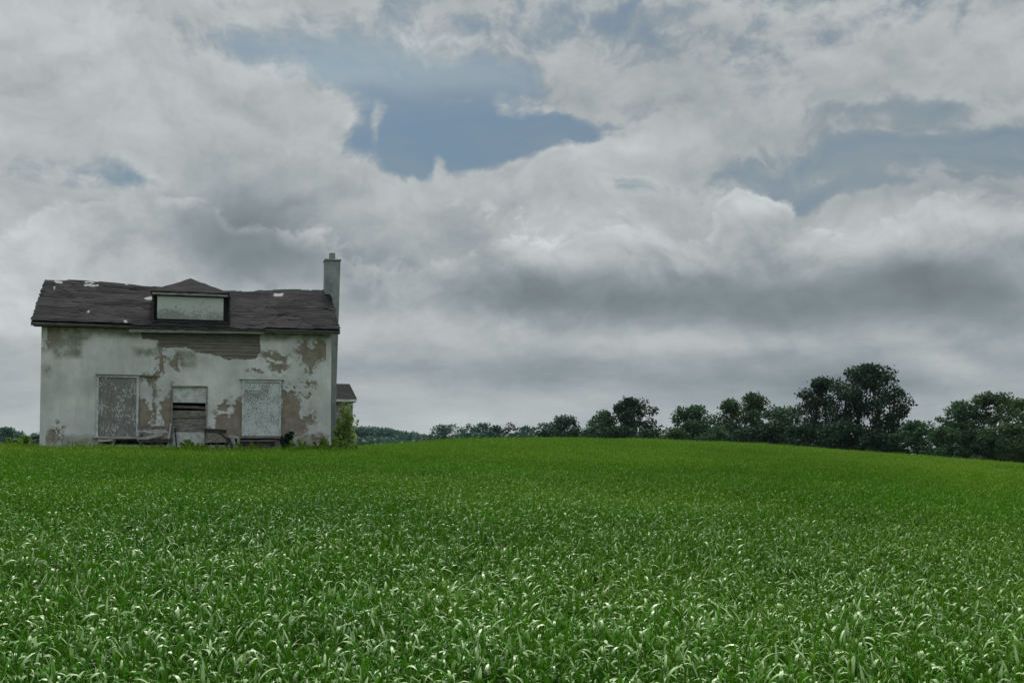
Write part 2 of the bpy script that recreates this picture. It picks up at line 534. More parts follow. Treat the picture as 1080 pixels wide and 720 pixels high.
# ---- main roof
PALE = [[(58, 295.5), (65, 296), (65, 299), (59, 299)], [(89, 299), (104, 300), (104, 301.5), (89, 301.5)], [(90, 296.2), (100, 296.8), (100, 298), (90, 297.5)],
        [(131, 298.5), (135, 299), (135, 300.6), (132, 300.6)],
        [(152, 315), (159, 312.5), (160, 315.5), (155, 317)], [(91.5, 328), (95, 327), (95, 329.5), (92.5, 330)], [(289, 310), (298, 309.5), (298, 312.5), (289, 312.5)],
        [(132, 338), (135, 338), (134, 340), (132, 340)], [(57, 302), (59, 302), (58.5, 305), (57, 305)],]
def build_roof():
    nu, nv = 520, 150
    U, T = np.meshgrid(np.linspace(UL, UR, nu), np.linspace(0, 1, nv), indexing='ij')
    V = VE + T * (VR - VE)
    Z = ZE + T * (ZR - ZE)
    # sag of the old rafters, waviness of the courses
    sag = -.20 * np.exp(-((U - 6.4) / 2.5) ** 2) * T ** .7 - .07 * np.exp(-((U - 3.4) / 1.6) ** 2) * T - .05 * np.sin(math.pi * np.clip((U - 5.5) / 5, 0, 1)) * np.sin(math.pi * T)
    sag += (fbm(U * .55, T * 2.0, 51, 3) - .5) * .05
    # eave droops in the middle where the fascia has come down
    sag += -.07 * sstep(3.0, 3.3, U) * sstep(.15, 0, T) * sstep(8.1, 7.9, U)
    Ls = (VR - VE) / math.cos(math.atan(SL))
    s = T * Ls / .19 + (fbm(U * .7, T * 3, 52, 3) - .5) * .9
    row = np.floor(s); fr = s - row
    tab = vnoise(np.floor(U / .28 + row * .5) + .5, row + .5, 53)
    lift = (1 - fr) * .022 + (tab > .82) * (1 - fr) * .02 - (fbm(U * 1.8, T * 9, 54, 4) > .66) * .02
    Z = Z + sag + lift
    Z = Z - .03 * sstep(.6, .7, fbm(U * .8, T * 16, 64, 3)) * (fr < .5)
    P = project(h2w(U, V, Z + ZB))
    px = P[..., 0] + (fbm(U * 9, T * 20, 55, 3) - .5) * 6
    py = P[..., 1] + (fbm(U * 9, T * 20, 56, 3) - .5) * 3
    pale = np.full(U.shape, 99.0)
    for q in PALE: pale = np.minimum(pale, poly_sdf(px, py, q))
    pale_m = sstep(.35, -.25, pale)
    torn_m = sstep(.60, .68, fbm(U * 1.1 + 3, T * 11, 63, 4)) * (.35 + .65 * sstep(2.2, .2, np.abs(U - 3.4)) ) + .8 * sstep(.62, .70, fbm(U * .8, T * 16, 64, 3)) * (fr < .5)
    torn_m = np.clip(torn_m, 0, 1)
    tabm = (1 - fr) ** 2 * (.3 + .7 * tab) * (fbm(U * .9, T * 5, 57, 3) > .42)
    # ragged verge ends
    Uo = U + np.where(U < UL + .05, (vnoise(T * 40, T * 0 + 3, 58) - .5) * .06, 0) + np.where(U > UR - .05, (vnoise(T * 40, T * 0 + 9, 58) - .5) * .07, 0)
    V = V + np.where(T < .01, (vnoise(U * 5, U * 0 + 1, 59) - .5) * .08, 0)
    top = np.stack([Uo, V, Z], -1).reshape(-1, 3)
    i, j = np.meshgrid(np.arange(nu - 1), np.arange(nv - 1), indexing='ij')
    fc = np.stack([i * nv + j, (i + 1) * nv + j, (i + 1) * nv + j + 1, i * nv + j + 1], -1).reshape(-1, 4)
    # deck under it
    o = mesh_np('roof', top, fc, M_shingle, house, {'tab': tabm.ravel(), 'pale': pale_m.ravel(), 'torn': torn_m.ravel()})
    return o
roof = build_roof()
bm = bmesh.new()
zo = .05
for (v0, z0, v1, z1) in ((VE, ZE, VR, ZR), (2 * VR - VE, ZE, VR, ZR)):
    q = [(UL + .02, v0, z0 - zo - .05), (UR - .02, v0, z0 - zo - .05), (UR - .02, v1, z1 - zo - .30), (UL + .02, v1, z1 - zo - .30)]
    a = [bm.verts.new(c) for c in q]
    c = [bm.verts.new((x, y, z - .07)) for x, y, z in q]
    bm.faces.new(a); bm.faces.new(c[::-1])
    for k in range(4): bm.faces.new((a[k], a[(k + 1) % 4], c[(k + 1) % 4], c[k]))
bm_obj('roof_deck', bm, M_darkwood, roof)
bm = bmesh.new()   # rear slope
a = [bm.verts.new(c) for c in ((UL, VR, ZR - .26), (UR, VR, ZR - .26), (UR, 2 * VR - VE, ZE), (UL, 2 * VR - VE, ZE))]
bm.faces.new(a)
o = bm_obj('rear_slope', bm, M_shingle, roof)
# fascia boards along the eave: pale at the left, grey and dropped in the middle, pale at the right
def fascia(u0, u1, z0, z1, h, mat, v=VE + .03):
    bm = bmesh.new()
    n = max(2, int((u1 - u0) / .8))
    for k in range(n):
        ua, ub = u0 + (u1 - u0) * k / n, u0 + (u1 - u0) * (k + 1) / n
        za, zb = z0 + (z1 - z0) * k / n, z0 + (z1 - z0) * (k + 1) / n
        add_beam(bm, (ua, v, za + random.uniform(-.006, .006)), (ub - .004, v, zb + random.uniform(-.006, .006)), h, .025)
    return bm_obj('fascia', bm, mat, house)
fascia(UL + .01, 3.05, ZE - .10, ZE - .13, .09, M_greytrim)
fascia(3.07, 8.0, ZE - .26, ZE - .20, .11, M_greytrim, VE + .05)
fascia(8.02, UR - .01, ZE - .14, ZE - .13, .12, M_greytrim)
bm = bmesh.new()     # soffit boards
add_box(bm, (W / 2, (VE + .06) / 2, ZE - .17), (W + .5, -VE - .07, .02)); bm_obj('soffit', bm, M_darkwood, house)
for u in (UL + .02, UR - .02):   # verge boards
    bm = bmesh.new(); add_beam(bm, (u, VE + .06, ZE - .11), (u, VR, ZR - .14), .13, .03)
    bm_obj('verge_board', bm, M_greytrim, house)
bm = bmesh.new()   # broken cornice return near the chimney
u_, z_ = hp(348.5, 329, 1.9)
add_beam(bm, (W + .10, 1.5, ZE + SL * (1.5 - VE) + .05), (UR + .06, 1.5, ZE + SL * (1.5 - VE) - .02), .06, .05)
bm_obj('broken_trim', bm, M_greywood, house)

# ---- dormer
VD = -.10
def dq(px, py, v=VD): return hp(px, py, v)
ul, zt = dq(160.5, 309); ur, _ = dq(243.5, 309.5)
zbot = ZE + SL * (VD - VE) - .03
dormer = bm_obj('dormer', bmesh.new(), M_darkwood, house)
ztop = zt - .01
vback = VE + (ztop - ZE) / SL
for u in (ul + .04, ur - .04):  # cheeks: triangles from the front to the main roof
    bm = bmesh.new()
    a = [(u - .03, VD + .01, zbot), (u - .03, vback, ztop), (u - .03, VD + .01, ztop)]
    A = [bm.verts.new(c) for c in a]; B = [bm.verts.new((c[0] + .06, c[1], c[2])) for c in a]
    bm.faces.new(A); bm.faces.new(B[::-1])
    for k in range(3): bm.faces.new((A[k], A[(k + 1) % 3], B[(k + 1) % 3], B[k]))
    bm_obj('cheek', bm, M_darkwood, dormer)
(pl, pt), (pr, pb) = dq(166, 312), dq(235.5, 338)
bm = bmesh.new(); add_box(bm, ((pl + pr) / 2, VD + .02, (pt + pb) / 2), (pr - pl, .04, pt - pb))
bm_obj('panel', bm, M_panel_dormer, dormer, .006)
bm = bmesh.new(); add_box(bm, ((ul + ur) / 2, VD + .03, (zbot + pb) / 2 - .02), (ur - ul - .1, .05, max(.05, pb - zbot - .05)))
bm_obj('sill', bm, M_black, dormer)  # solid black strip across the dormer foot, below the panel
# black sheet painting the interior shade behind the gaps beside the panel
bm = bmesh.new(); add_box(bm, ((ul + ur) / 2, VD + .30, (zt + pb) / 2), (ur - ul - .16, .02, zt - pb + .1)); bm_obj('shade_sheet', bm, M_black, dormer)
# roof of the dormer
el, ez = dq(158.5, 307.5, VD - .12); er, ez2 = dq(242.5, 308, VD - .12)
ez = (ez + ez2) / 2
VA = 1.5
ua, za = dq(201, 293.5, VA)
bm = bmesh.new()
vb = VE + (ez - ZE) / SL + .25
vbr = max(VA + .2, min(VR, VE + (za - ZE) / SL))
rows = [(el, VD - .12, ez), (er, VD - .12, ez), (er, vb, ez + .02), (el, vb, ez + .02), (ua, VA, za), (ua, vbr, za)]
T_ = [bm.verts.new(c) for c in rows]
for f in ((0, 1, 4), (1, 2, 5, 4), (3, 0, 4, 5)):
    bm.faces.new([T_[k] for k in f])
bmesh.ops.subdivide_edges(bm, edges=bm.edges[:], cuts=7, use_grid_fill=True)
for v in bm.verts:
    v.co.z += (random.random() - .5) * .03
sol = bmesh.ops.solidify(bm, geom=bm.faces[:], thickness=.035)
bm_obj('dormer_roof', bm, M_shingle, dormer)
bm = bmesh.new()
add_beam(bm, (el + .06, VD - .10, ez - .10), (er - .06, VD - .10, ez - .10), .085, .03)
bm_obj('dormer_fascia', bm, M_greytrim, dormer)
bm = bmesh.new(); add_box(bm, ((el + er) / 2, VD + .15, ez - .075), (er - el - .1, .5, .03)); bm_obj('dormer_soffit', bm, M_darkwood, dormer)

# ---- chimney, outside the gable and leaning away from it
bm = bmesh.new()
ztc = float(EYE + (HZ - 274) / F * (YL + W * SI + 3.3 * CO)) - ZB
c0, c1 = W + .01, W + .50
t0, t1 = W + .09, W + .72
v0, v1 = 3.0, 3.75
low = [(c0, v0, 0), (c1, v0, 0), (c1, v1, 0), (c0, v1, 0)]
top = [(t0, v0 + .05, ztc), (t1, v0 + .05, ztc), (t1, v1 - .05, ztc), (t0, v1 - .05, ztc)]
A = [bm.verts.new(c) for c in low]; B = [bm.verts.new(c) for c in top]
bm.faces.new(A[::-1]); bm.faces.new(B)
for k in range(4): bm.faces.new((A[k], A[(k + 1) % 4], B[(k + 1) % 4], B[k]))
chim = bm_obj('chimney', bm, M_block, house, .012)
uc = (t0 + t1) / 2
bm = bmesh.new(); add_box(bm, (uc, (v0 + v1) / 2, ztc + .02), (t1 - t0 + .06, v1 - v0 - .02, .07)); bm_obj('chimney_cap', bm, M_block, chim, .01)
bm = bmesh.new()
bmesh.ops.create_cone(bm, cap_ends=False, segments=20, radius1=.14, radius2=.125, depth=.30, matrix=Matrix.Translation((uc, (v0 + v1) / 2, ztc + .195)))
r = bmesh.ops.solidify(bm, geom=bm.faces[:], thickness=.025)
bm_obj('chimney_pot', bm, M_pot, chim)

# ---- boarded openings on the front
def rect(px0, py0, px1, py1, v=0.0):
    u0, z1 = hp(px0, py0, v); u1, z0 = hp(px1, py1, v)
    return u0, u1, z0, z1
def framed(name, r, mat, label, frame_mat, sill=None, lintel=False):
    u0, u1, z0, z1 = rect(*r)
    bm = bmesh.new()
    n = 3
    for k in range(n):       # three sheets side by side
        a, b_ = u0 + (u1 - u0) * k / n, u0 + (u1 - u0) * (k + 1) / n
        add_box(bm, ((a + b_) / 2, -.035, (z0 + z1) / 2), (b_ - a - .004, .03, z1 - z0), None, .003)
    o = bm_obj(name, bm, mat, house)
    o['label'] = label
    bm = bmesh.new()
    t = .075
    add_box(bm, (u0 - t / 2, -.05, (z0 + z1) / 2), (t, .06, z1 - z0 + .02), None, .004)
    add_box(bm, (u1 + t / 2, -.05, (z0 + z1) / 2), (t, .06, z1 - z0 + .02), None, .004)
    add_box(bm, ((u0 + u1) / 2, -.053, z1 + .045), (u1 - u0 + 2 * t + .04, .066, .07), None, .004)
    bm_obj('frame', bm, frame_mat, o)
    if lintel:
        bm = bmesh.new()
        add_box(bm, ((u0 + u1) / 2, -.05, z1 + .10), (u1 - u0 + .36, .12, .03), None, .006)
        bm_obj('lintel', bm, M_greywood, o)
    if sill:
        bm = bmesh.new()
        add_box(bm, ((u0 + u1) / 2 + .02, -.08, z0 - .05), (u1 - u0 + .3, .16, .07), None, .012)
        bm_obj('sill', bm, sill, o)
    return o
framed('boarded_window', (104.5, 398, 143.5, 459.5), M_panel_brown, 'brown peeling board with few white flecks', M_white, M_lightwood)
framed('boarded_window', (257.5, 403, 294, 459.5), M_panel_white, 'whitish board with dark flaking spots', M_white, M_greywood, True)
bm = bmesh.new()      # dark drip board that runs from the left opening towards the middle
u0, z0 = hp(101, 394.8, 0); u1, z1 = hp(168, 396.6, 0)
add_beam(bm, (u0, -.07, z0), (u1, -.04, z1), .035, .10, .01); bm_obj('drip_board', bm, M_greywood, house)

u0, u1, z0, z1 = rect(182.3, 407.5, 217, 468)
bm = bmesh.new()
for (pa, pb_, off, slant) in ((427.5, 430.5, .22, .03), (433, 441, .10, -.012), (441.3, 455, .13, .004)):
    za = hp(200, pa, .1)[1]; zb = hp(200, pb_, .1)[1]
    add_box(bm, ((u0 + u1) / 2, off, (za + zb) / 2), (u1 - u0 + .1, .03, za - zb - .012), Matrix.Rotation(slant, 3, 'Y'), .012)
door = bm_obj('front_door', bm, M_greywood, house)
door['label'] = 'boarded doorway of broken grey planks between two white panels'
za = hp(200, 408, .05)[1]; zb = hp(200, 424.5, .05)[1]
bm = bmesh.new(); add_box(bm, ((u0 + u1) / 2, .03, (za + zb) / 2), (u1 - u0 + .02, .03, za - zb), None, .006)
bm_obj('transom_board', bm, M_white, door)
za = hp(200, 455.5, .05)[1]; zb = hp(200, 469, .05)[1]
bm = bmesh.new(); add_box(bm, ((u0 + u1) / 2, .05, (za + zb) / 2), (u1 - u0 + .02, .03, za - zb), None, .006)
bm_obj('kick_board', bm, M_white, door)
bm = bmesh.new()
add_box(bm, (u0 - .02, .02, (z0 + z1) / 2), (.05, .14, z1 - z0), None, .004)
add_box(bm, (u1 + .02, .02, (z0 + z1) / 2), (.05, .14, z1 - z0), None, .004)
add_box(bm, ((u0 + u1) / 2, .015, z1 + .01), (u1 - u0 + .1, .13, .05), None, .004)
bm_obj('frame', bm, M_greytrim, door)
# stub of a black pipe at the left corner
bm = bmesh.new(); ub, zb = hp(38, 460.5, .5)
bmesh.ops.create_cone(bm, cap_ends=True, segments=12, radius1=.06, radius2=.06, depth=.36, matrix=Matrix.Translation((-.13, .5, zb)) @ Matrix.Rotation(math.radians(82), 4, 'Y'))
bm_obj('drain_pipe', bm, M_black, house)

# ---- timber left from the porch, in front of the wall
MH = Matrix.Translation((XL, YL, ZB)) @ Matrix.Rotation(TH, 4, 'Z')
def hw(u, v, z): return MH @ Vector((u, v, z))
def gz(u, v):
    p = hw(u, v, 0)
    return float(ground(p.x, p.y)) - ZB
def plank(a, b_, w, t, mat, label, group='loose porch timber'):
    p0 = hw(*a)
    bm = bmesh.new()
    add_beam(bm, (0, 0, 0), hw(*b_) - p0, w, t, .012)
    o = bm_obj('plank', bm, mat)
    o.location = p0
    return tag(o, label, 'plank', group)
def pz(px, py, v): return (hp(px, py, v)[0], v, hp(px, py, v)[1])
g0 = gz(3.5, -.4)
def foot(px, py, v):
    u = hp(px, py, v)[0]
    return (u, v, gz(u, v) + .03)
plank(foot(175, 468, -.75), pz(180.5, 447, -.12), .10, .035, M_lightwood, 'pale plank leaning furthest left against the wall by the doorway')
plank(foot(181, 468, -.6), pz(183, 449, -.10), .11, .035, M_greywood, 'grey plank leaning upright beside the left edge of the doorway')
plank(foot(188, 468, -.55), pz(184.5, 452, -.11), .08, .03, M_darkwood, 'short dark plank propped in front of the doorway left jamb')
# stack of fallen rails between the left board and the doorway
rail = empty('broken_railing', tuple(hw(hp(160, 460, -.5)[0], -.5, g0)), 'collapsed grey porch railing lying against the wall left of the doorway', 'railing', rz=TH)
def rl(px, py, v): 
    q = pz(px, py, v); o_ = hp(160, 460, -.5)[0]
    return (q[0] - o_, q[1] + .5, q[2] - g0)
for k, (a, b_, m_) in enumerate((((145, 451), (177, 450.5), M_greywood), ((146, 455.5), (176, 454.5), M_lightwood), ((147, 457), (174, 461.5), M_greywood), ((145, 464), (172, 457.5), M_lightwood), ((146, 465), (182, 464), M_darkwood))):
    bm = bmesh.new(); add_beam(bm, rl(*a, -.35 - .06 * k), rl(*b_, -.35 - .06 * k), .12, .06, .014); bm_obj('rail', bm, m_, rail)
for px in (148.5, 160, 170):
    q = rl(px, 450, -.32); bm = bmesh.new(); add_beam(bm, (q[0], q[1], 0), (q[0] + .04, q[1], q[2]), .10, .08, .01); bm_obj('post', bm, M_greywood, rail)
# dark frame right of the doorway
o_ = hp(228, 460, -.5)[0]; g1 = gz(o_, -.5)
fr = empty('porch_frame', tuple(hw(o_, -.5, g1)), 'dark rotten wooden frame standing right of the doorway', 'frame', rz=TH)
def fl(px, py, v): 
    q = pz(px, py, v); return (q[0] - o_, q[1] + .5, q[2] - g1)
for px, py in ((217.5, 451.8), (228.5, 453.4), (239, 457)):
    q = fl(px, py, -.5); bm = bmesh.new(); add_beam(bm, (q[0], q[1], 0), q, .12, .10, .008); bm_obj('post', bm, M_darkwood, fr)
for a, b_, w in (((216, 453.6), (239, 455.0), .15), ((217, 458.2), (241, 459.6), .17), ((216, 464), (242, 463.2), .20), ((230, 455), (243, 464), .12)):
    bm = bmesh.new(); add_beam(bm, fl(*a, -.56), fl(*b_, -.56), w, .05, .006); bm_obj('rail', bm, M_greywood if a[1] > 456 else M_darkwood, fr)
plank((hp(240, 462, -.6)[0], -.6, hp(240, 462, -.6)[1]), foot(253, 467, -.75), .12, .04, M_darkwood, 'dark plank slumped between the porch frame and the whitish board')
plank((hp(245, 459.5, -.4)[0], -.4, hp(245, 459.5, -.4)[1]), foot(251, 466, -.5), .14, .04, M_lightwood, 'short pale plank tilted in the gap left of the whitish board')
# step below the right opening
o_ = hp(272, 465, -.4)[0]; g1 = gz(o_, -.4)
st = empty('wooden_step', tuple(hw(o_, -.4, g1)), 'low weathered wooden step under the whitish boarded opening', 'step', rz=TH)
def sl(px, py, v):
    q = pz(px, py, v); return (q[0] - o_, q[1] + .4, q[2] - g1)
for py, v, m_ in ((461.2, -.25, M_greywood), (464.8, -.55, M_greywood)):
    bm = bmesh.new(); a, b_ = sl(252.5, py, v), sl(291, py, v); add_box(bm, ((a[0] + b_[0]) / 2, a[1], a[2]), (b_[0] - a[0], .30, .05), None, .01); bm_obj('tread', bm, m_, st)
a, b_ = sl(252.5, 465.5, -.5), sl(291, 465.5, -.5); bm = bmesh.new(); add_box(bm, ((a[0] + b_[0]) / 2, -.02, a[2] / 2), (b_[0] - a[0] - .1, .03, max(.1, a[2])), None, .008); bm_obj('riser', bm, M_greywood, st)
for px in (254.5, 272, 289):
    q = sl(px, 465, -.5); bm = bmesh.new(); add_box(bm, (q[0], q[1] + .05, q[2] / 2 - .02), (.09, .4, max(.1, q[2] - .03)), None, .004); bm_obj('support', bm, M_darkwood, st)
# broken boards under the left opening
plank(pz(104, 464.5, -.15), pz(120, 463.8, -.15), .08, .04, M_lightwood, 'pale broken board under the left end of the brown boarded opening')
plank(foot(112, 468, -.45), pz(121, 463.5, -.2), .10, .04, M_greywood, 'grey board end poking from the hole under the brown boarded opening')

# ------------------------------------------------------------------ small building behind
def build_shed():
    D0 = 62.0
    ur_, zt_ = 0, 0
    pe = at(374.5, 420.5, D0)      # right end of the front eave
    rz = math.radians(14)
    zg = float(ground(pe[0], pe[1]))
    o = empty('outbuilding', (pe[0], pe[1], zg), 'small pale outbuilding with dark hipped roof half hidden behind the farmhouse', 'shed', rz=rz)
    L, dp, ze = 5.2, 3.6, pe[2] - zg
    bm = bmesh.new()
    add_box(bm, (-L / 2 - .1, .22 + dp / 2, ze / 2), (L, dp, ze - .02)); bm_obj('wall', bm, M_greytrim, o)
    bm = bmesh.new()
    zr = at(371, 405, D0 + 2.0)[2] - zg
    q = [(.1, -.1, ze), (.1, dp + .4, ze), (-L - .3, dp + .4, ze), (-L - .3, -.1, ze)]
    A = [bm.verts.new(c) for c in q]
    R1, R2 = bm.verts.new((-.12, dp / 2, zr)), bm.verts.new((-L + .1, dp / 2, zr))
    bm.faces.new((A[0], A[1], R1)); bm.faces.new((A[1], A[2], R2, R1)); bm.faces.new((A[2], A[3], R2)); bm.faces.new((A[3], A[0], R1, R2)); bm.faces.new(A[::-1])
    bm_obj('roof', bm, M_shingle, o)
    bm = bmesh.new(); add_box(bm, (-L / 2 - .1, -.08, ze - .09), (L + .36, .03, .14)); bm_obj('fascia', bm, M_white, o)
    bm = bmesh.new(); add_box(bm, (.07, dp / 2 + .15, ze - .09), (.03, dp + .4, .14)); bm_obj('fascia', bm, M_white, o)
build_shed()

# ------------------------------------------------------------------ trees
def leaf_cards(C, N, size, r, tone, aspect=1.5):
    """diamond-ish leaf sprays: centres C (n,3), preferred normals N, edge length size (n,)"""
    n = len(C)
    nn = N + r.normal(0, .75, (n, 3))
    nn /= np.linalg.norm(nn, axis=1, keepdims=True) + 1e-9
    t = np.cross(nn, r.normal(0, 1, (n, 3)))
    t /= np.linalg.norm(t, axis=1, keepdims=True) + 1e-9
    bt = np.cross(nn, t)
    s = size[:, None]
    a = C - t * s * .5 * aspect
    c = C + t * s * .5 * aspect
    k = r.uniform(-.25, .25, (n, 1)) * s
    b_ = C + bt * s * .42 + t * k + nn * s * .12
    d = C - bt * s * .42 + t * k + nn * s * .12
    V = np.stack([a, b_, c, d], 1).reshape(-1, 3)
    Fc = np.arange(4 * n).reshape(n, 4)
    return V, Fc, np.repeat(tone, 4)

def crown_points(H, Wd, base, r, nclump, style):
    """clump centres and radii (local coordinates, origin at the foot)"""
    out = []
    cz0 = base * H
    lobes = [(r.uniform(0, 6.28), r.uniform(.05, .16)) for _ in range(3)]
    cr0 = .62 * math.sqrt(Wd * (H - cz0) / nclump) * 1.25
    ph0 = r.uniform(0, 6.28)
    for i in range(nclump):
        h = (i + r.uniform(.1, .9)) / nclump
        an = ph0 + i * 2.39996 + r.normal(0, .35)
        if style == 'tall': prof = (.62 + .38 * min(1, h / .4)) * (1 - max(0, (h - .5) / .56) ** 1.9)
        elif style == 'round': prof = .78 + .22 * min(1, h / .3) if h < .45 else math.sqrt(max(0, 1 - ((h - .45) / .58) ** 2))
        elif style == 'spire': prof = .9 * (1 - h * .75)
        else: prof = math.sqrt(max(0, 1 - h ** 2.6))
        lob = 1 + sum(a * math.cos(an * (k + 2) + ph + 4 * h) for k, (ph, a) in enumerate(lobes))
        R = Wd / 2 * max(.1, prof) * lob
        q = r.uniform(.75, 1.05) if r.random() < .68 else r.uniform(.15, .7)
        cr = min(cr0 * r.uniform(.65, 1.3), Wd * .2)
        rr = max(0, R * q - cr * .55)
        z = min(cz0 + h * (H - cz0), H - cr * .75 + r.normal(0, .06) * cr)
        out.append((rr * math.cos(an), rr * math.sin(an), max(cr * .5, z), cr))
    for _ in range(nclump // 3):
        x, y, z, cr = out[r.integers(0, nclump)]
        k = r.uniform(1.06, 1.22)
        out.append((x * k, y * k, min(z + r.uniform(0, .35) * cr, H - cr * .35), cr * r.uniform(.3, .55)))
    return np.array(out)

def build_tree(name, px, top, wpx, depth, label, cat, mat, style='round', base=.15, nclump=46, leaf=.24, dens=1.0, seed=0, group=None, extra=None, trunk_r=None, stems=1):
    r = np.random.default_rng(1000 + seed)
    P = at(px, top, depth)
    zg = float(ground(P[0], P[1])) - .1
    H, Wd = P[2] - zg, wpx * (1.6 if style == 'bush' else 1.25 if depth > 180 else 1.15) / F * depth
    o = empty(name, (P[0], P[1], zg), label, cat, group)
    C = crown_points(H, Wd, base, r, nclump, style)
    if extra is not None:      # extra clumps given as (px, py, radius_px)
        E = []
        for ex, ey, er in extra:
            q = at(ex, ey, depth)
            E.append((q[0] - P[0], r.uniform(-.2, .2) * Wd, q[2] - zg, er / F * depth))
        C = np.concatenate([C, np.array(E)])
    VV, FF, TT, off = [], [], [], 0
    for (x, y, z, cr) in C:
        n = int(dens * 12 * (cr / leaf) ** 2)
        d = r.normal(0, 1, (n, 3)); d /= np.linalg.norm(d, axis=1, keepdims=True)
        rad = cr * r.uniform(.15, 1, (n, 1)) ** .45 * (1 + r.normal(0, .13, (n, 1)))
        c = np.array([x, y, z]) + d * rad * np.array([1.12, 1.12, .82])
        c[:, 2] = np.maximum(c[:, 2], .15)
        tone = np.clip(r.normal(.5, .22, n) + r.normal(0, .12), 0, 1)
        v, f, t = leaf_cards(c, d * .6 + np.array([0, 0, .5]), leaf * r.uniform(.55, 1.25, n), r, tone)
        VV.append(v); FF.append(f + off); TT.append(t); off += len(v)
    crown = mesh_np('crown', np.concatenate(VV), np.concatenate(FF), mat, o, {'tone': np.concatenate(TT)})
    # trunk and limbs
    tr = trunk_r or max(.08, .017 * H)
    parts = []
    stem_tops = []
    for s in range(stems):
        bx = (s - (stems - 1) / 2) * Wd * .13
        tx = bx * 1.5 + r.normal(0, .04) * Wd
        hh = H * (.80 if style != 'bush' else .55)
        n = 8
        path = np.array([(bx + (tx - bx) * (k / n) ** 1.3 + r.normal(0, .012) * H * (k > 0), r.normal(0, .012) * H * (k > 0), hh * k / n - .1 * (k == 0)) for k in range(n + 1)])
        parts.append(tube_arrays(path, np.linspace(tr * 1.25, tr * .25, n + 1), 7))
        stem_tops.append(path)
    for (x, y, z, cr) in C:
        path = stem_tops[int(np.argmin([abs(p[4, 0] - x) for p in stem_tops]))]
        zz = np.clip(z * .62 - .25 * math.hypot(x, y), H * .08, path[-1, 2] * .96)
        k = np.argmin(np.abs(path[:, 2] - zz))
        s0 = path[k]
        e = np.array([x, y, z])
        mid = (s0 + e) / 2 + np.array([0, 0, .08 * H * r.uniform(-.2, .8)])
        q = [s0 * (1 - t) ** 2 + mid * 2 * t * (1 - t) + e * t * t for t in (0, .33, .66, 1)]
        rr = tr * (.42 - .25 * zz / H)
        parts.append(tube_arrays(q, [rr, rr * .75, rr * .5, rr * .22], 5))
    V, Fc = join_arrays(parts)
    mesh_np('trunk', V, Fc, M_bark, o, smooth=True)
    return o

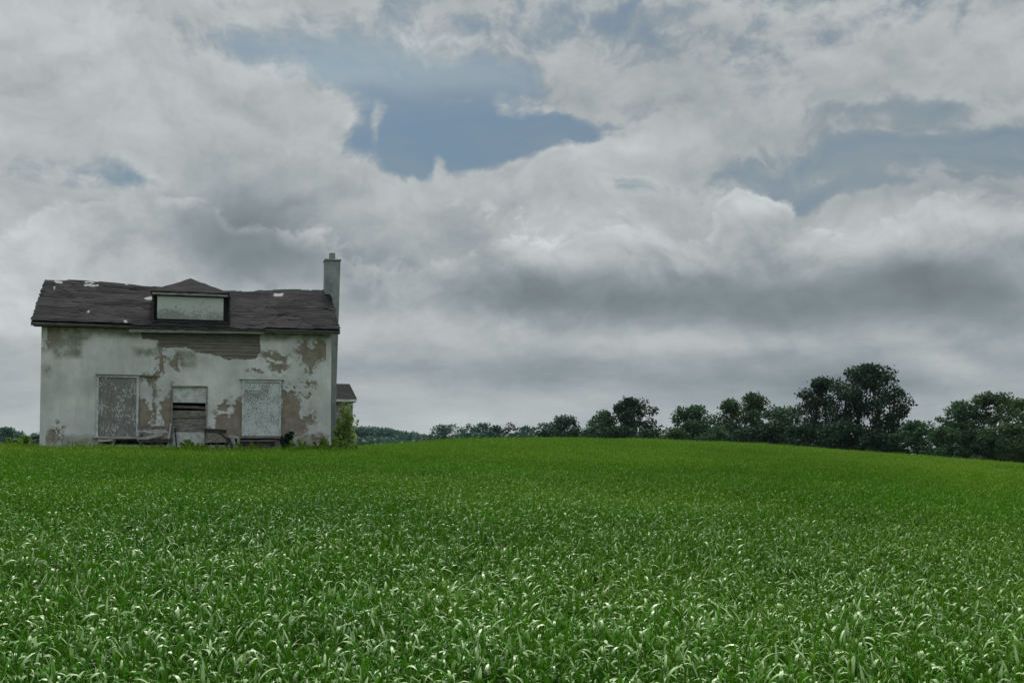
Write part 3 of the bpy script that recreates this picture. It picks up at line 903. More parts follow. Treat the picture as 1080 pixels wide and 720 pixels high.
G1 = 'trees along the far side of the field'
G2 = 'bushes under the field-edge trees'
TREES = [
    # name, px, top, width px, depth, label, material, style, base, nclump, leaf, dens, extra kwargs
    ('broadleaf_tree', 470, 447.5, 36, 330, 'small round bluish tree alone at the right end of the far wood', M_leaf_mid, 'round', .05, 30, .55, .9, {}),
    ('broadleaf_tree', 505, 445.5, 32, 235, 'first dark tree right of the gap after the far wood', M_leaf_mid, 'round', .06, 34, .42, .9, {}),
    ('broadleaf_tree', 523, 448.5, 26, 240, 'low rounded tree left of the thin see-through tree', M_leaf_dark, 'round', .06, 28, .42, .9, {}),
    ('broadleaf_tree', 538, 446, 20, 228, 'thin see-through tree with bare stems and sky showing between its leaves', M_leaf_dark, 'tall', .25, 15, .34, .55, {'stems': 3}),
    ('broadleaf_tree', 557, 449, 28, 235, 'low pale green tree just right of the thin see-through tree', M_leaf_mid, 'round', .04, 28, .42, .9, {}),
    ('broadleaf_tree', 578, 445.5, 26, 214, 'small tree hugging the left side of the dark lopsided tree', M_leaf_mid, 'round', .06, 28, .38, .9, {}),
    ('broadleaf_tree', 595, 438, 38, 208, 'dark lopsided tree with one shoulder, left of the tall black-green one', M_leaf_dark, 'tall', .08, 36, .38, .9, {}),
    ('broadleaf_tree', 635, 432.5, 40, 152, 'medium green tree touching the left flank of the tall black-green one', M_leaf_mid, 'round', .06, 44, .27, .9, {}),
    ('broadleaf_tree', 664, 419, 56, 148, 'tall black-green tree with domed top in the middle of the row', M_leaf_dark, 'tall', .05, 60, .27, 1, {'stems': 2, 'extra': [(689, 433, 7), (688, 444, 6), (642, 440, 7)]}),
    ('broadleaf_tree', 695, 447, 14, 150, 'skinny ragged sapling filling the gap right of the tall black-green tree', M_leaf_dark, 'spire', .1, 12, .25, .7, {}),
    ('broadleaf_tree', 731, 427.5, 54, 143, 'rounded mid-green tree standing alone between two gaps of sky', M_leaf_mid, 'round', .03, 54, .26, .95, {'extra': [(732, 431, 6), (720, 438, 7)]}),
    ('broadleaf_tree', 771, 421, 40, 142, 'olive-tinged tree leaning on the left of the twin-crowned pair', M_leaf_olive, 'tall', .05, 42, .26, .85, {}),
    ('broadleaf_tree', 795, 413.5, 46, 139, 'olive-topped taller tree of the twin-crowned pair', M_leaf_olive, 'tall', .06, 50, .26, .85, {}),
    ('broadleaf_tree', 825, 428.5, 54, 132, 'low grey-green tree tucked before the dark twin giants', M_leaf_mid, 'round', .03, 50, .25, .9, {}),
    ('broadleaf_tree', 864, 397.5, 50, 127, 'narrower dark giant on the left of the tallest tree', M_leaf_dark, 'tall', .22, 46, .24, .85, {'stems': 2, 'extra': [(846, 416, 8), (870, 404, 9), (850, 430, 9)]}),
    ('broadleaf_tree', 915, 383.5, 84, 123, 'tallest and broadest black-green tree with sky gaps between its stems', M_leaf_dark, 'tall', .30, 62, .24, .85, {'stems': 4, 'trunk_r': .24, 'extra': [(898, 394, 9), (922, 390, 10), (940, 402, 9), (951, 420, 9), (957, 436, 7), (893, 416, 13), (905, 432, 14), (893, 446, 14), (930, 418, 9)]}),
    ('broadleaf_tree', 1012, 423, 52, 114, 'light green tree left of the big olive tree at the right edge', M_leaf_mid, 'round', .06, 50, .22, .85, {}),
    ('broadleaf_tree', 1045, 414, 66, 112, 'big olive tree near the right edge of the picture', M_leaf_olive, 'round', .06, 64, .22, .85, {}),
    ('broadleaf_tree', 1084, 420, 56, 107, 'olive tree cut off by the right edge of the picture', M_leaf_olive, 'round', .04, 50, .22, .9, {}),
    ('broadleaf_tree', 6, 450, 30, 260, 'blue-green tree at the far left edge behind the farmhouse', M_leaf_mid, 'round', .04, 30, .45, .9, {}),
    ('bush', 607, 452, 26, 190, 'low dark bush right under the lopsided tree', M_leaf_dark, 'bush', .0, 14 + 22, .33, .9, {}),
    ('bush', 650, 449, 54, 142, 'wide dark bush at the feet of the tall black-green tree', M_leaf_dark, 'bush', .0, 14 + 34, .25, .9, {}),
    ('bush', 683, 452, 40, 140, 'dark bush right of the black-green tree foot', M_leaf_dark, 'bush', .0, 14 + 28, .25, .9, {}),
    ('bush', 712, 450, 34, 138, 'small light green bush before the tree standing alone', M_leaf_olive, 'bush', .0, 14 + 24, .24, .9, {}),
    ('bush', 755, 449, 40, 134, 'mid-green bush between the lone tree and the olive pair', M_leaf_mid, 'bush', .0, 14 + 30, .24, .9, {}),
    ('bush', 792, 448, 46, 130, 'dark bush under the twin-crowned olive pair', M_leaf_dark, 'bush', .0, 14 + 34, .24, .9, {}),
    ('bush', 850, 446, 50, 122, 'grey-green bush below the narrower dark giant', M_leaf_dark, 'bush', .0, 14 + 36, .23, .9, {}),
    ('bush', 888, 444, 50, 118, 'black-green bush massed under the left of the tallest tree', M_leaf_dark, 'bush', .0, 14 + 40, .23, 1, {}),
    ('bush', 927, 452, 46, 116, 'black-green bush massed under the right of the tallest tree', M_leaf_dark, 'bush', .0, 14 + 36, .22, 1, {}),
    ('bush', 965, 444, 50, 115, 'rounded green bush in the dip between tallest tree and olive trees', M_leaf_mid, 'bush', .0, 14 + 40, .22, 1, {}),
    ('bush', 997, 450, 40, 110, 'lighter bush at the left foot of the right-hand olive trees', M_leaf_mid, 'bush', .0, 14 + 30, .21, 1, {}),
    ('bush', 1028, 452, 46, 106, 'dark bush below the big olive tree at the right', M_leaf_dark, 'bush', .0, 14 + 34, .21, 1, {}),
    ('bush', 1066, 446, 52, 102, 'bushy olive shrub low at the right edge of the picture', M_leaf_olive, 'bush', .0, 14 + 36, .2, .8, {}),
]
TREES += [
    ('bush', 486, 457, 22, 300, 'tiny low bush in the dip right of the round bluish tree', M_leaf_far, 'bush', .0, 30, .5, 1, {}),
    ('bush', 514, 453, 40, 224, 'low scrub joining the feet of the first trees right of the far wood', M_leaf_far, 'bush', .0, 34, .4, 1, {}),
    ('bush', 552, 455, 44, 220, 'low scrub under the thin see-through tree and the pale tree', M_leaf_far, 'bush', .0, 34, .4, 1, {}),
    ('bush', 577, 452, 30, 204, 'dense dark scrub left of the lopsided tree', M_leaf_dark, 'bush', .0, 34, .36, 1, {}),
    ('bush', 630, 449, 34, 150, 'rounded bush at the left end of the tall black-green tree', M_leaf_mid, 'bush', .0, 36, .26, 1, {}),
    ('bush', 735, 444, 40, 141, 'dense bush filling the base of the tree that stands between two gaps', M_leaf_mid, 'bush', .0, 40, .25, 1, {}),
    ('bush', 818, 443, 44, 128, 'thick bush between the olive pair and the dark twin giants', M_leaf_dark, 'bush', .0, 40, .24, 1, {}),
]
TREES = [t[:6] + ((M_leaf_far,) if t[4] > 212 and t[6] is not M_leaf_dark else (t[6],)) + t[7:] for t in TREES]  # distant trees get the haze-tinted leaf colour too
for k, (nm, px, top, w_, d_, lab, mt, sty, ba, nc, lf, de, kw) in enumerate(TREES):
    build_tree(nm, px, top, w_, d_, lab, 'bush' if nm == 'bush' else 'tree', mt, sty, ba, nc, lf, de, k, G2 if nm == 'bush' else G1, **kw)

# far wood on the hill to the left: reads as one mass
def build_wood():
    r = np.random.default_rng(5)
    VV, FF, TT, off = [], [], [], 0
    top_x = np.array([-60, 0, 60, 250, 360, 380, 400, 430, 460, 480, 500, 640, 800, 1100])
    top_y = np.array([449, 452, 456, 450, 446, 447.5, 449, 453, 458, 460, 461.5, 462, 463, 470])
    spots = []
    for k in range(150):
        px = r.uniform(330, 500) if k < 100 else (r.uniform(-60, 60) if k < 115 else r.uniform(490, 1100))
        spots.append((px, r.uniform(560, 720), r.uniform(.0, 2.5)))
    for k in range(42):
        spots.append((r.uniform(350, 470), r.uniform(380, 430), r.uniform(9, 13)))
    for px, dep, dy in spots:
        top = np.interp(px, top_x, top_y) + dy
        P = at(px, top, dep)
        zg = float(ground(P[0], P[1]))
        Hh = max(3, P[2] - zg)
        R = r.uniform(3.6, 6.0)
        for _ in range(7):
            a = r.normal(0, 1, 3); a /= np.linalg.norm(a)
            cc = np.array([P[0], P[1], P[2] - R * .9]) + a * R * .55 * np.array([1, 1, .7])
            n = 62
            d = r.normal(0, 1, (n, 3)); d /= np.linalg.norm(d, axis=1, keepdims=True)
            c = cc + d * R * .5 * r.uniform(.5, 1.1, (n, 1))
            v, f, t = leaf_cards(c, d + np.array([0, 0, .5]), r.uniform(.7, 1.3, n), r, np.clip(r.normal(.5, .25, n), 0, 1))
            VV.append(v); FF.append(f + off); TT.append(t); off += len(v)
        n = int(30 * Hh / 6)     # understory down to the ground
        c = np.stack([P[0] + r.normal(0, R * .6, n), P[1] + r.normal(0, R * .6, n), zg + r.uniform(0, Hh * .8, n)], 1)
        v, f, t = leaf_cards(c, r.normal(0, 1, (n, 3)), r.uniform(1.2, 2.0, n), r, np.clip(r.normal(.35, .2, n), 0, 1))
        VV.append(v); FF.append(f + off); TT.append(t); off += len(v)
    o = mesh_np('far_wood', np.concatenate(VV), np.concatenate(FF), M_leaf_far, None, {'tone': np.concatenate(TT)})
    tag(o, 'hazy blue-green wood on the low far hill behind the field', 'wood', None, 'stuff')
build_wood()

# ------------------------------------------------------------------ plants by the house
def leafy_plant(name, P, stems, leaf, nleaf, mat, label, cat, seed, group=None, twig=None, spread=.5):
    """stems: list of (dx, dy, h) end points; narrow leaves along the upper part of each"""
    r = np.random.default_rng(seed)
    o = empty(name, tuple(P), label, cat, group)
    parts, VV, FF, TT, off = [], [], [], [], 0
    for (dx, dy, h, bare) in stems:
        b0 = np.array([r.normal(0, .05), r.normal(0, .05), -.05])
        e = np.array([dx, dy, h])
        m = np.array([dx * .25, dy * .25, h * .6])
        q = np.array([b0 * (1 - t) ** 2 + m * 2 * t * (1 - t) + e * t * t for t in np.linspace(0, 1, 7)])
        parts.append(tube_arrays(q, np.linspace(.016, .004, 7), 5))
        if bare: 
            n = int(nleaf * .12)
        else: n = nleaf
        t = r.uniform(.15, 1, n)[:, None]
        c = b0 * (1 - t) ** 2 + m * 2 * t * (1 - t) + e * t * t
        d = r.normal(0, 1, (n, 3)); d /= np.linalg.norm(d, axis=1, keepdims=True)
        c = c + d * r.uniform(.03, spread, (n, 1)) * (1.15 - t)
        c[:, 2] = np.maximum(c[:, 2], .03)
        v, f, tt = leaf_cards(c, d * .5 + np.array([0, -.2, .5]), leaf * r.uniform(.6, 1.3, n), r, np.clip(r.normal(.5, .25, n), 0, 1), 2.0)
        VV.append(v); FF.append(f + off); TT.append(tt); off += len(v)
    V, Fc = join_arrays(parts)
    mesh_np('stem', V, Fc, twig or M_twig, o, smooth=True)
    mesh_np('foliage', np.concatenate(VV), np.concatenate(FF), mat, o, {'tone': np.concatenate(TT)})
    return o

def gpos(px, depth):
    x = (px - 540) / F * depth
    return (x, depth, float(ground(x, depth)))
S = []
for dx, h in ((-.28, 1.75), (-.12, 2.1), (.0, 2.35), (.1, 1.9), (.25, 1.5), (-.35, 1.2), (.35, 1.0), (.05, 1.6), (-.2, 1.4), (.15, 1.2)):
    S.append((dx, random.uniform(-.3, .3), h, False))
S += [(.42, .1, 2.45, True), (.55, 0, 1.75, True), (.30, -.1, 2.2, True), (.32, .1, 1.9, False), (.2, -.1, 2.25, False)]
leafy_plant('sapling', gpos(363, 45.0), S, .11, 95, M_leaf_sapling, 'bright yellow-green sapling growing at the right corner of the farmhouse', 'sapling', 3, spread=.66)
leafy_plant('bush', tuple(hw(hp(302, 464, -.5)[0], -.5, gz(hp(302, 464, -.5)[0], -.5))), [(random.uniform(-.3, .3), random.uniform(-.15, .15), random.uniform(.8, 1.2), False) for _ in range(9)],
            .09, 60, M_leaf_dark, 'dark little bush against the wall right of the whitish boarded opening', 'bush', 4, spread=.2)
WEEDS = [(28, 44.5, .55, 'pale weed clump in the field left of the house corner'), (15, 46, .5, 'pale weed clump furthest left beside the far tree'),
         (318, 43.4, .5, 'weed clump at the wall foot below the brown bare patch'), (336, 43.6, .55, 'weed clump at the right end of the front wall'),
         (201, 41.6, .5, 'weed clump at the foot of the pale kick board of the doorway'), (262, 42.2, .45, 'weed clump before the low weathered step'),
         (352, 43.9, .6, 'weed clump at the foot of the chimney corner'), (378, 45, .36, 'weed clump just right of the bright sapling'),
         (392, 46, .34, 'weed clump furthest right of the house, out in the field edge')]
for k, (px, dep, h, lab) in enumerate(WEEDS):
    leafy_plant('weed', gpos(px, dep), [(random.uniform(-.5, .5), random.uniform(-.3, .3), h * random.uniform(.9, 1.75), False) for _ in range(12)],
                .09, 55, M_leaf_weed, lab, 'weed', 20 + k, 'weeds around the house', spread=.22)

# ------------------------------------------------------------------ the crop
def make_crop_mat():
    m, nt, b = new_mat('cereal_leaf')
    g = NT(nt)
    p = g.pos()
    tone, along = g.attr('tone'), g.attr('along')
    glint = g.math('MULTIPLY', g.attr('glint'), g.step(g.vmath('LENGTH', p), 5, 22, 1.0, .05))  # mask of the painted leaf highlights, fading out with distance
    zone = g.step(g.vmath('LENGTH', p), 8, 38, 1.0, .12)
    patch = g.noise(p, .16, 4, .6)
    col = g.mix(g.math('ADD', g.math('MULTIPLY', tone, .6), g.math('MULTIPLY', g.step(patch, .3, .7), .4)), (.006, .050, .001), (.066, .225, .006))
    yel = g.math('MULTIPLY', g.math('ADD', g.step(g.noise(p, .07, 3, .5), .4, .7), g.step(g.vmath('LENGTH', p), 12, 55)), .42, clamp=True)
    col = g.mix(yel, col, (.165, .250, .026))
    mott = g.noise(p, .9, 4, .65)
    col = g.mix(g.math('MULTIPLY', g.step(mott, .52, .68), .45), col, (.030, .085, .004))
    col = g.mix(g.math('MULTIPLY', g.step(mott, .46, .32), .40), col, (.185, .260, .035))
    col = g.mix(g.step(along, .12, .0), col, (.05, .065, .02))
    col = g.mix(g.math('MULTIPLY', g.attr('stem'), .4), col, (.085, .095, .02))
    col = g.mix(g.math('MULTIPLY', glint, .80), col, (.44, .58, .28))  # highlights on the outer leaf painted in as pale colour
    g.put(b.inputs['Base Color'], col)
    g.put(b.inputs['Roughness'], g.math('ADD', .34, g.math('MULTIPLY', tone, .12)))
    g.put(b.inputs['Specular IOR Level'], g.math('MULTIPLY', g.math('ADD', .05, g.math('MULTIPLY', glint, .25)), zone))
    tr = g.node('ShaderNodeBsdfTranslucent')
    g.put(tr.inputs['Color'], g.mix(.6, col, (.09, .30, .006)))
    mx = g.node('ShaderNodeMixShader')
    mx.inputs[0].default_value = .18
    nt.links.new(b.outputs[0], mx.inputs[1]); nt.links.new(tr.outputs[0], mx.inputs[2])
    nt.links.new(mx.outputs[0], nt.nodes['Material Output'].inputs['Surface'])
    return m
M_crop = make_crop_mat()

TILE = 1.15
def crop_tile(seed, nplants=370):
    r = np.random.default_rng(seed)
    V, Fc, tone, along, glint, stem = [], [], [], [], [], []
    off = 0
    def ribbon(pts, wid, side, tn, wx=None):
        nonlocal off
        n = len(pts)
        vs = []
        for k in range(n):
            vs += [pts[k] - side * wid[k] / 2, pts[k] + side * wid[k] / 2]
        V.append(np.array(vs))
        Fc.append(np.array([(off + 2 * k, off + 2 * k + 1, off + 2 * k + 3, off + 2 * k + 2) for k in range(n - 1)]))
        tone.extend([tn] * (2 * n))
        glint.extend(np.repeat(np.zeros(n) if wx is None else wx, 2)); stem.extend([1.0 if wx is None else 0.0] * (2 * n))
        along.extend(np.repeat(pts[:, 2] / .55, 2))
        off += 2 * n
    for i in range(nplants):
        x, y = r.uniform(-.5, .5, 2) * (TILE + .12)
        h = r.normal(.43, .075)
        lean = r.normal(0, .05, 2)
        pt = np.clip(r.normal(.45, .22), 0, 1)
        def stem_at(t): return np.array([x + lean[0] * t, y + lean[1] * t, h * t])
        a = r.uniform(0, 6.283)
        side = np.array([math.cos(a), math.sin(a), 0])
        ribbon(np.array([stem_at(t) for t in (0, .5, 1)]), [.008, .007, .005], side, pt * .8)
        nl = r.integers(3, 5)
        a0 = r.uniform(0, 6.283)
        for k in range(nl):
            t = np.clip(.38 + .62 * (k + r.uniform(0, .8)) / nl, 0, 1)
            base = stem_at(t)
            an = a0 + k * 2.6 + r.normal(0, .5)
            d = np.array([math.cos(an), math.sin(an), 0])
            L = r.uniform(.085, .19)
            pale = r.random() < .35
            wd = r.uniform(.015, .024) if pale else r.uniform(.012, .020)
            el = math.radians(r.uniform(58, 85))
            curl = math.radians(r.uniform(60, 190)) if r.random() < .8 else math.radians(r.uniform(5, 40))
            n = 7
            q = [base]
            for s in range(n - 1):
                f = (s + .5) / (n - 1)
                ang = el - curl * f ** 1.6
                q.append(q[-1] + (d * math.cos(ang) + np.array([0, 0, 1]) * math.sin(ang)) * L / (n - 1))
            q = np.array(q)
            q[:, 2] = np.maximum(q[:, 2], .02)
            tw = r.normal(0, .35)
            sd = np.array([-d[1], d[0], 0]) * math.cos(tw) + np.array([0, 0, 1]) * math.sin(tw)
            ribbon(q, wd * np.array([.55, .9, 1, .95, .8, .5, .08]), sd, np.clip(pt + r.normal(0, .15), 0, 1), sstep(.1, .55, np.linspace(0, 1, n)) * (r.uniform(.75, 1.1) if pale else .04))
    Vn = np.concatenate(V); Fn = np.concatenate(Fc)
    me = mesh_np('cereal_patch', Vn, Fn, M_crop, None, {'tone': tone, 'along': along, 'glint': glint, 'stem': stem}, smooth=True)
    COL.objects.unlink(me)
    return me
tiles = [crop_tile(100 + k) for k in range(5)]

def build_crop():
    r = np.random.default_rng(9)
    pts = []
    for yy in np.arange(-3, 104, TILE):
        hw_ = 6 + .56 * max(yy, 0)
        xs = np.arange(-hw_ - (0 if yy < 60 else 0), hw_, TILE)
        for xx in xs:
            pts.append((xx + r.uniform(-.15, .15), yy + r.uniform(-.15, .15)))
    P = np.array(pts)
    rr = np.hypot(P[:, 0], P[:, 1])
    az = np.arctan2(P[:, 0], P[:, 1])
    D = np.interp(az, CREST_DA, CREST_D)
    u = (P[:, 0] - XL) * CO + (P[:, 1] - YL) * SI
    v = -(P[:, 0] - XL) * SI + (P[:, 1] - YL) * CO
    keep = (rr > 1.3) & (rr < D + 16) & ~((u > -1.0) & (u < W + 1.6) & (v > -1.15) & (v < DEP + 1))
    P = P[keep]
    Z = ground(P[:, 0], P[:, 1])
    me = bpy.data.meshes.new('cereal_crop')
    me.vertices.add(len(P))
    me.vertices.foreach_set('co', np.column_stack([P, Z]).astype(np.float32).ravel())
    rot = np.zeros((len(P), 3), np.float32); rot[:, 2] = r.integers(0, 4, len(P)) * math.pi / 2 + r.normal(0, .08, len(P))
    a = me.attributes.new('rot', 'FLOAT_VECTOR', 'POINT'); a.data.foreach_set('vector', rot.ravel())
    scl = np.ones((len(P), 3), np.float32)
    hgt = 1 + (fbm(P[:, 0] * .30, P[:, 1] * .30, 71, 3) - .5) * .40 + (fbm(P[:, 0] * .07, P[:, 1] * .07, 73, 2) - .5) * .35
    scl[:, 2] = hgt
    a = me.attributes.new('scl', 'FLOAT_VECTOR', 'POINT'); a.data.foreach_set('vector', scl.ravel())
    a = me.attributes.new('pick', 'INT', 'POINT'); a.data.foreach_set('value', r.integers(0, len(tiles), len(P)).astype(np.int32))
    o = link(bpy.data.objects.new('cereal_crop', me))
    tag(o, 'green cereal crop with drooping glossy leaves covering the whole field', 'crop', None, 'stuff')
    gn = bpy.data.node_groups.new('crop_scatter', 'GeometryNodeTree')
    gn.interface.new_socket('Geometry', in_out='INPUT', socket_type='NodeSocketGeometry')
    gn.interface.new_socket('Geometry', in_out='OUTPUT', socket_type='NodeSocketGeometry')
    N, Lk = gn.nodes, gn.links
    gi, go = N.new('NodeGroupInput'), N.new('NodeGroupOutput')
    iop = N.new('GeometryNodeInstanceOnPoints')
    jg = N.new('GeometryNodeGeometryToInstance')
    for t in tiles[::-1]:
        oi = N.new('GeometryNodeObjectInfo'); oi.inputs['Object'].default_value = t
        oi.inputs['As Instance'].default_value = False
        Lk.new(oi.outputs['Geometry'], jg.inputs[0])
    def na(name, ty):
        n = N.new('GeometryNodeInputNamedAttribute'); n.data_type = ty; n.inputs['Name'].default_value = name
        return n.outputs['Attribute']
    Lk.new(gi.outputs[0], iop.inputs['Points'])
    Lk.new(jg.outputs[0], iop.inputs['Instance'])
    iop.inputs['Pick Instance'].default_value = True
    Lk.new(na('pick', 'INT'), iop.inputs['Instance Index'])
    Lk.new(na('rot', 'FLOAT_VECTOR'), iop.inputs['Rotation'])
    Lk.new(na('scl', 'FLOAT_VECTOR'), iop.inputs['Scale'])
    Lk.new(iop.outputs[0], go.inputs[0])
    md = o.modifiers.new('scatter', 'NODES'); md.node_group = gn
build_crop()

# ------------------------------------------------------------------ sky
SUN_EL, SUN_AZ = math.radians(54), math.radians(-14)     # azimuth from +Y, clockwise
wd = bpy.data.worlds.new('World')
sc.world = wd
wd.use_nodes = True
nt = wd.node_tree
nt.nodes.clear()
g = NT(nt)
out = g.node('ShaderNodeOutputWorld')
sky = g.node('ShaderNodeTexSky', sky_type='NISHITA', sun_disc=False, sun_elevation=SUN_EL, sun_rotation=SUN_AZ, air_density=1.2, dust_density=2.5)
bg_sky = g.node('ShaderNodeBackground')
D_ = g.vmath('NORMALIZE', g.coord('Generated'))
sp = g.node('ShaderNodeSeparateXYZ'); nt.links.new(D_, sp.inputs[0])
azn = g.math('ARCTAN2', sp.outputs[0], sp.outputs[1])
eln = g.math('ARCSINE', sp.outputs[2])
def ae(px, py):
    r = ray(px, py); r = r / np.linalg.norm(r)
    return math.atan2(r[0], r[1]), math.asin(r[2])
cmb = g.node('ShaderNodeCombineXYZ')
nt.links.new(azn, cmb.inputs[0]); nt.links.new(eln, cmb.inputs[1])
AE = cmb.outputs[0]
PX = 1 / F
def warp(vec, scale, amp, detail, off):
    c = g.noise(g.vmath('ADD', D_, off), scale, detail, .6, True)
    c = g.vmath('SUBTRACT', c, (.5, .5, .5))
    return g.vmath('ADD', vec, g.vmath('MULTIPLY', c, (amp * PX * 2, amp * PX * 1.5, 0)))
AW = warp(AE, 5, 50, 3, (3.1, 0, 0))
AW = warp(AW, 16, 20, 5, (0, 7.3, 0))
AS = warp(AE, 4, 40, 2, (9.1, 2, 0))       # softer warp for shading
def blobs(lst, vec, start=0.0):
    acc = start
    for px, py, sx, sy, w in lst:
        a, e = ae(px, py)
        ix, iy = 1 / (sx * PX), 1 / (sy * PX)
        v = g.vmath('MULTIPLY_ADD', vec, (ix, iy, 0), (-a * ix, -e * iy, 0))
        d = g.vmath('DOT_PRODUCT', v, v)
        acc = g.math('MULTIPLY_ADD', g.math('POWER', math.exp(-1), d), w, acc)
    return acc

W3 = g.node('ShaderNodeCombineXYZ')
WV = g.scale(AW, (1, 1.35, 1))
n_f = g.noise(WV, 13, 8, .60)
n_u = g.noise(g.vmath('ADD', WV, (0.004, .020, 0)), 13, 8, .60)
n_m = g.noise(g.vmath('ADD', D_, (5, 5, 5)), 3.0, 5, .5)
n_x = g.noise(g.vmath('ADD', WV, (4, 1, 0)), 34, 6, .62)
fluff = g.math('ADD', g.math('MULTIPLY', g.math('SUBTRACT', n_f, .5), 1.5), g.math('MULTIPLY', g.math('SUBTRACT', n_x, .5), .7))
n_L = g.noise(g.vmath('ADD', WV, (2, 6, 0)), 5.5, 6, .5)
n_LU = g.noise(g.vmath('ADD', WV, (2.008, 6.036, 0)), 5.5, 6, .5)
relief = g.math('ADD', g.math('SUBTRACT', n_f, n_u), g.math('MULTIPLY', g.math('SUBTRACT', n_L, n_LU), 1.3))
# the broken main layer: negative = open blue
dens = blobs([
    (430, 160, 80, 46, -1.25), (560, 145, 95, 22, -1.1), (370, 70, 130, 24, -.42), (300, 50, 60, 20, -.25), (680, 195, 40, 16, -.75), (330, 38, 60, 26, -.2), (480, 85, 100, 18, -.3),
    (140, 196, 48, 18, -.75), (60, 180, 60, 16, -.3), (870, 178, 120, 16, -.42), (1000, 160, 90, 14, -.40), (1060, 165, 50, 20, -.2), (850, 205, 45, 14, -.45), (930, 128, 110, 9, -.3),
    (820, 30, 200, 40, -.05), (560, 25, 70, 24, -.1), (130, 35, 60, 22, -.15), (245, 42, 40, 16, -.15), (20, 15, 40, 18, -.1), (940, 202, 90, 10, -.4), (398, 142, 9, 26, .75), (468, 168, 8, 16, .8), (350, 120, 30, 14, .35),
    (200, 95, 130, 70, .5), (300, 195, 80, 60, .8), (330, 120, 30, 30, .35), (60, 250, 110, 50, .45), (420, 250, 150, 60, .9), (560, 215, 110, 42, .85), (700, 165, 80, 32, .9), (765, 138, 26, 12, .5),
    (790, 250, 80, 40, .6), (1000, 250, 90, 40, .8), (900, 280, 120, 36, .7), (600, 310, 300, 55, .8),
    (250, 260, 110, 60, .8), (150, 330, 260, 70, .6), (540, 400, 700, 60, .8), (30, 90, 90, 60, .35), (640, 85, 110, 34, .25), (900, 85, 160, 30, .25),
], AW, .22)
dens = g.math('ADD', dens, g.math('ADD', fluff, g.math('MULTIPLY', g.math('SUBTRACT', n_m, .5), .8)))
cover = g.step(dens, -.22, .32)
# the nearer cumulus banks in front of it, lit on their tops, grey at the base
bank = blobs([
    (800, 222, 36, 23, 1.9), (815, 245, 44, 24, .8), (755, 275, 55, 30, 1.1), (720, 285, 80, 34, 1.0), (840, 262, 46, 34, 1.0), (1010, 262, 75, 46, 1.6), (950, 275, 60, 32, 1.1), (890, 295, 70, 30, 1.1), (1070, 250, 40, 40, .9),
    (620, 305, 110, 34, 1.25), (540, 290, 60, 40, .9), (640, 272, 40, 22, .6), (480, 310, 90, 34, .8), (700, 325, 240, 26, .9),
    (50, 262, 80, 42, 1.3), (110, 235, 50, 26, .9), (240, 265, 90, 44, 1.5), (200, 225, 40, 26, .7), (330, 280, 70, 40, .8), (20, 325, 80, 30, .8),
    (600, 232, 120, 22, .55), (690, 190, 60, 16, .3), (480, 215, 60, 18, .5),
], AW, -.62)
bank = g.math('ADD', bank, g.math('MULTIPLY', fluff, 1.0))
bcov = g.step(bank, -.10, .26)
lumb = blobs([
    (60, 60, 130, 80, .035), (200, 100, 110, 80, .03), (640, 30, 120, 40, -.02), (235, 250, 85, 48, -.14), (300, 275, 70, 34, -.06), (60, 240, 90, 35, .06), (40, 330, 90, 40, .06),
    (420, 215, 60, 30, .03), (640, 165, 90, 28, .06), (740, 145, 60, 20, .04), (800, 210, 34, 15, .17), (780, 222, 24, 14, .05),
    (990, 228, 55, 22, .05), (900, 262, 60, 20, .05), (560, 245, 60, 22, .03), (480, 285, 150, 36, -.055), (700, 318, 230, 34, -.115), (600, 300, 60, 20, -.03), (850, 312, 110, 26, -.05), (1000, 300, 110, 34, -.125), (625, 262, 50, 16, .035), (905, 258, 50, 16, .05), (1040, 222, 50, 14, .04), (620, 400, 420, 48, -.05), (960, 400, 170, 50, -.075), (760, 50, 230, 60, -.04), (500, 255, 40, 20, -.02),
    (420, 330, 60, 30, .03), (390, 380, 80, 30, .03), (560, 352, 180, 15, .055), (560, 395, 200, 22, -.025), (560, 425, 170, 14, .035), (850, 358, 170, 15, .05), (1005, 383, 34, 12, .05), (940, 420, 60, 10, .03), (750, 400, 200, 20, -.03), (1060, 330, 60, 30, -.02),
    (1060, 260, 40, 60, -.03), (870, 150, 170, 45, -.085), (940, 195, 120, 18, -.05), (1040, 170, 60, 40, -.04), (480, 200, 60, 20, .02), (330, 160, 50, 40, .03),
], AS, .345)
bands = g.noise(g.scale(D_, (2.4, 2.4, 9)), 2.6, 7, .56)
nearh = g.step(eln, .17, .05)
lumb = g.math('ADD', lumb, g.math('MULTIPLY', g.math('MULTIPLY', g.math('SUBTRACT', bands, .5), .34), nearh))
lumb = g.math('ADD', lumb, g.math('MULTIPLY', g.math('SUBTRACT', n_f, .5), .05))
soft = g.step(eln, .03, .12, .35, 1.0)
def shade(d, rim_w, rel_w, deep):
    l = g.math('ADD', lumb, g.math('MULTIPLY', g.math('MULTIPLY', relief, rel_w), g.math('MULTIPLY', soft, g.step(lumb, .18, .33, .25, 1.0))))
    rim = g.math('MULTIPLY', g.step(d, .0, .20), g.step(d, .62, .20))
    rim = g.math('MULTIPLY', g.math('MULTIPLY', rim, g.step(eln, ae(540, 318)[1], ae(540, 262)[1])), g.step(n_x, .38, .62))
    l = g.math('ADD', l, g.math('MULTIPLY', rim, rim_w))
    return g.math('SUBTRACT', l, g.math('MULTIPLY', g.step(d, .7, 1.9), deep))
zen = g.math('ADD', g.math('ADD', 1.0, g.math('MULTIPLY', g.step(eln, .42, 1.0), 1.3)), g.math('MULTIPLY', g.step(sp.outputs[1], .1, -.7), .5))   # out-of-view sky brightened overhead and behind camera to light leaves and wall
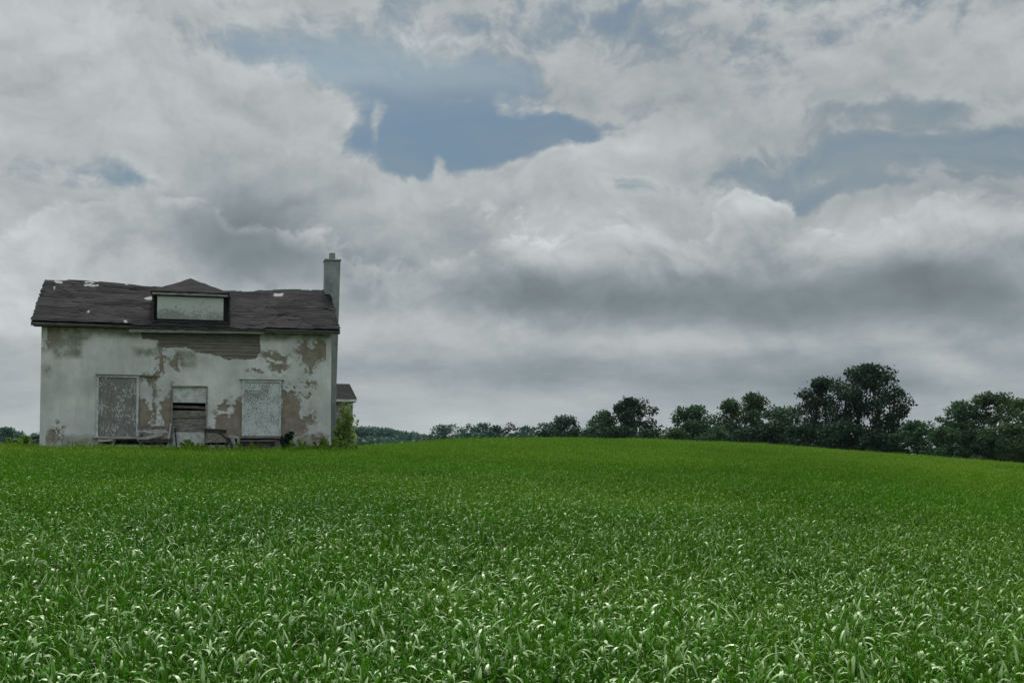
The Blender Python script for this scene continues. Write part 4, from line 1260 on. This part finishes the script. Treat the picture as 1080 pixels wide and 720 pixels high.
def cloud_bg(l):
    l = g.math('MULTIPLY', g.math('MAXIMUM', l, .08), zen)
    bgc = g.node('ShaderNodeBackground')
    g.put(bgc.inputs['Color'], g.mix(g.step(l, .17, .38), (.84, 1.0, 1.09), (.955, 1.02, 1.03)))
    g.put(bgc.inputs['Strength'], l)
    return bgc.outputs[0]
c1 = cloud_bg(shade(dens, .05, .24, .03))
c2 = cloud_bg(shade(bank, .085, .34, .04))
# blue sky with a thin high veil
veil = g.noise(g.scale(WV, (2.2, 9, 1)), 1.6, 8, .64)
hsv = g.node('ShaderNodeHueSaturation'); hsv.inputs['Saturation'].default_value = 1.0
g.put(hsv.inputs['Color'], sky.outputs[0])
g.put(bg_sky.inputs['Color'], g.mix(1.0, hsv.outputs[0], (.42, .56, .66), 'MULTIPLY'))
bg_sky.inputs['Strength'].default_value = .053
bg_v = g.node('ShaderNodeBackground')
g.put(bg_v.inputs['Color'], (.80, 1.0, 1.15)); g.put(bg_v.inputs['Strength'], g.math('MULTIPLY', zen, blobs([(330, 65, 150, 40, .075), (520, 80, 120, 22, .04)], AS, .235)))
mv = g.node('ShaderNodeMixShader')
vm = g.math('ADD', g.step(veil, .32, .72, .05, .75), blobs([(900, 150, 240, 90, .62), (110, 195, 90, 40, .3), (330, 60, 140, 45, .5), (480, 75, 160, 26, .3), (450, 165, 100, 30, -.22)], AS, 0.0), clamp=True)
g.put(mv.inputs[0], vm)
nt.links.new(bg_sky.outputs[0], mv.inputs[1]); nt.links.new(bg_v.outputs[0], mv.inputs[2])
mc = g.node('ShaderNodeMixShader')
nt.links.new(cover, mc.inputs[0]); nt.links.new(mv.outputs[0], mc.inputs[1]); nt.links.new(c1, mc.inputs[2])
mb = g.node('ShaderNodeMixShader')
nt.links.new(bcov, mb.inputs[0]); nt.links.new(mc.outputs[0], mb.inputs[1]); nt.links.new(c2, mb.inputs[2])
nt.links.new(mb.outputs[0], out.inputs['Surface'])

ld = bpy.data.lights.new('sun', 'SUN')
ld.energy = 3.1
ld.angle = math.radians(18)
ld.color = (1, .97, .92)
lo = link(bpy.data.objects.new('sun', ld))
sd = Vector((math.sin(SUN_AZ) * math.cos(SUN_EL), math.cos(SUN_AZ) * math.cos(SUN_EL), math.sin(SUN_EL)))
lo.rotation_euler = sd.to_track_quat('Z', 'Y').to_euler()
lo.location = (0, 0, 60)

# ------------------------------------------------------------------ haze
HAZE = 0.00006
if HAZE:
    bm = bmesh.new()
    add_box(bm, (0, 0, 20), (3000, 3000, 60))
    m = bpy.data.materials.new('thin_air'); m.use_nodes = True
    m.node_tree.nodes.clear()
    vo = m.node_tree.nodes.new('ShaderNodeVolumePrincipled'); oo = m.node_tree.nodes.new('ShaderNodeOutputMaterial')
    vo.inputs['Density'].default_value = HAZE
    vo.inputs['Color'].default_value = (.66, .88, 1, 1)
    m.node_tree.links.new(vo.outputs[0], oo.inputs['Volume'])
    o = bm_obj('haze', bm, m); o['kind'] = 'stuff'

# ------------------------------------------------------------------ camera
cd = bpy.data.cameras.new('camera')
cd.sensor_width = 36
cd.lens = F / 1080 * 36
cd.shift_y = (CY - 360) / 1080
cd.clip_start, cd.clip_end = .05, 12000
cam = link(bpy.data.objects.new('camera', cd))
cam.location = (0, 0, EYE)
cam.rotation_euler = (math.radians(90) + PITCH, 0, 0)
sc.camera = cam

sc.view_settings.view_transform = 'Standard'
sc.view_settings.look = 'None'
sc.view_settings.exposure = 0.36
sc.view_settings.gamma = 1
sc.view_settings.use_curve_mapping = False
sc.cycles.max_bounces = 6
sc.cycles.transparent_max_bounces = 4
sc.cycles.use_denoising = True
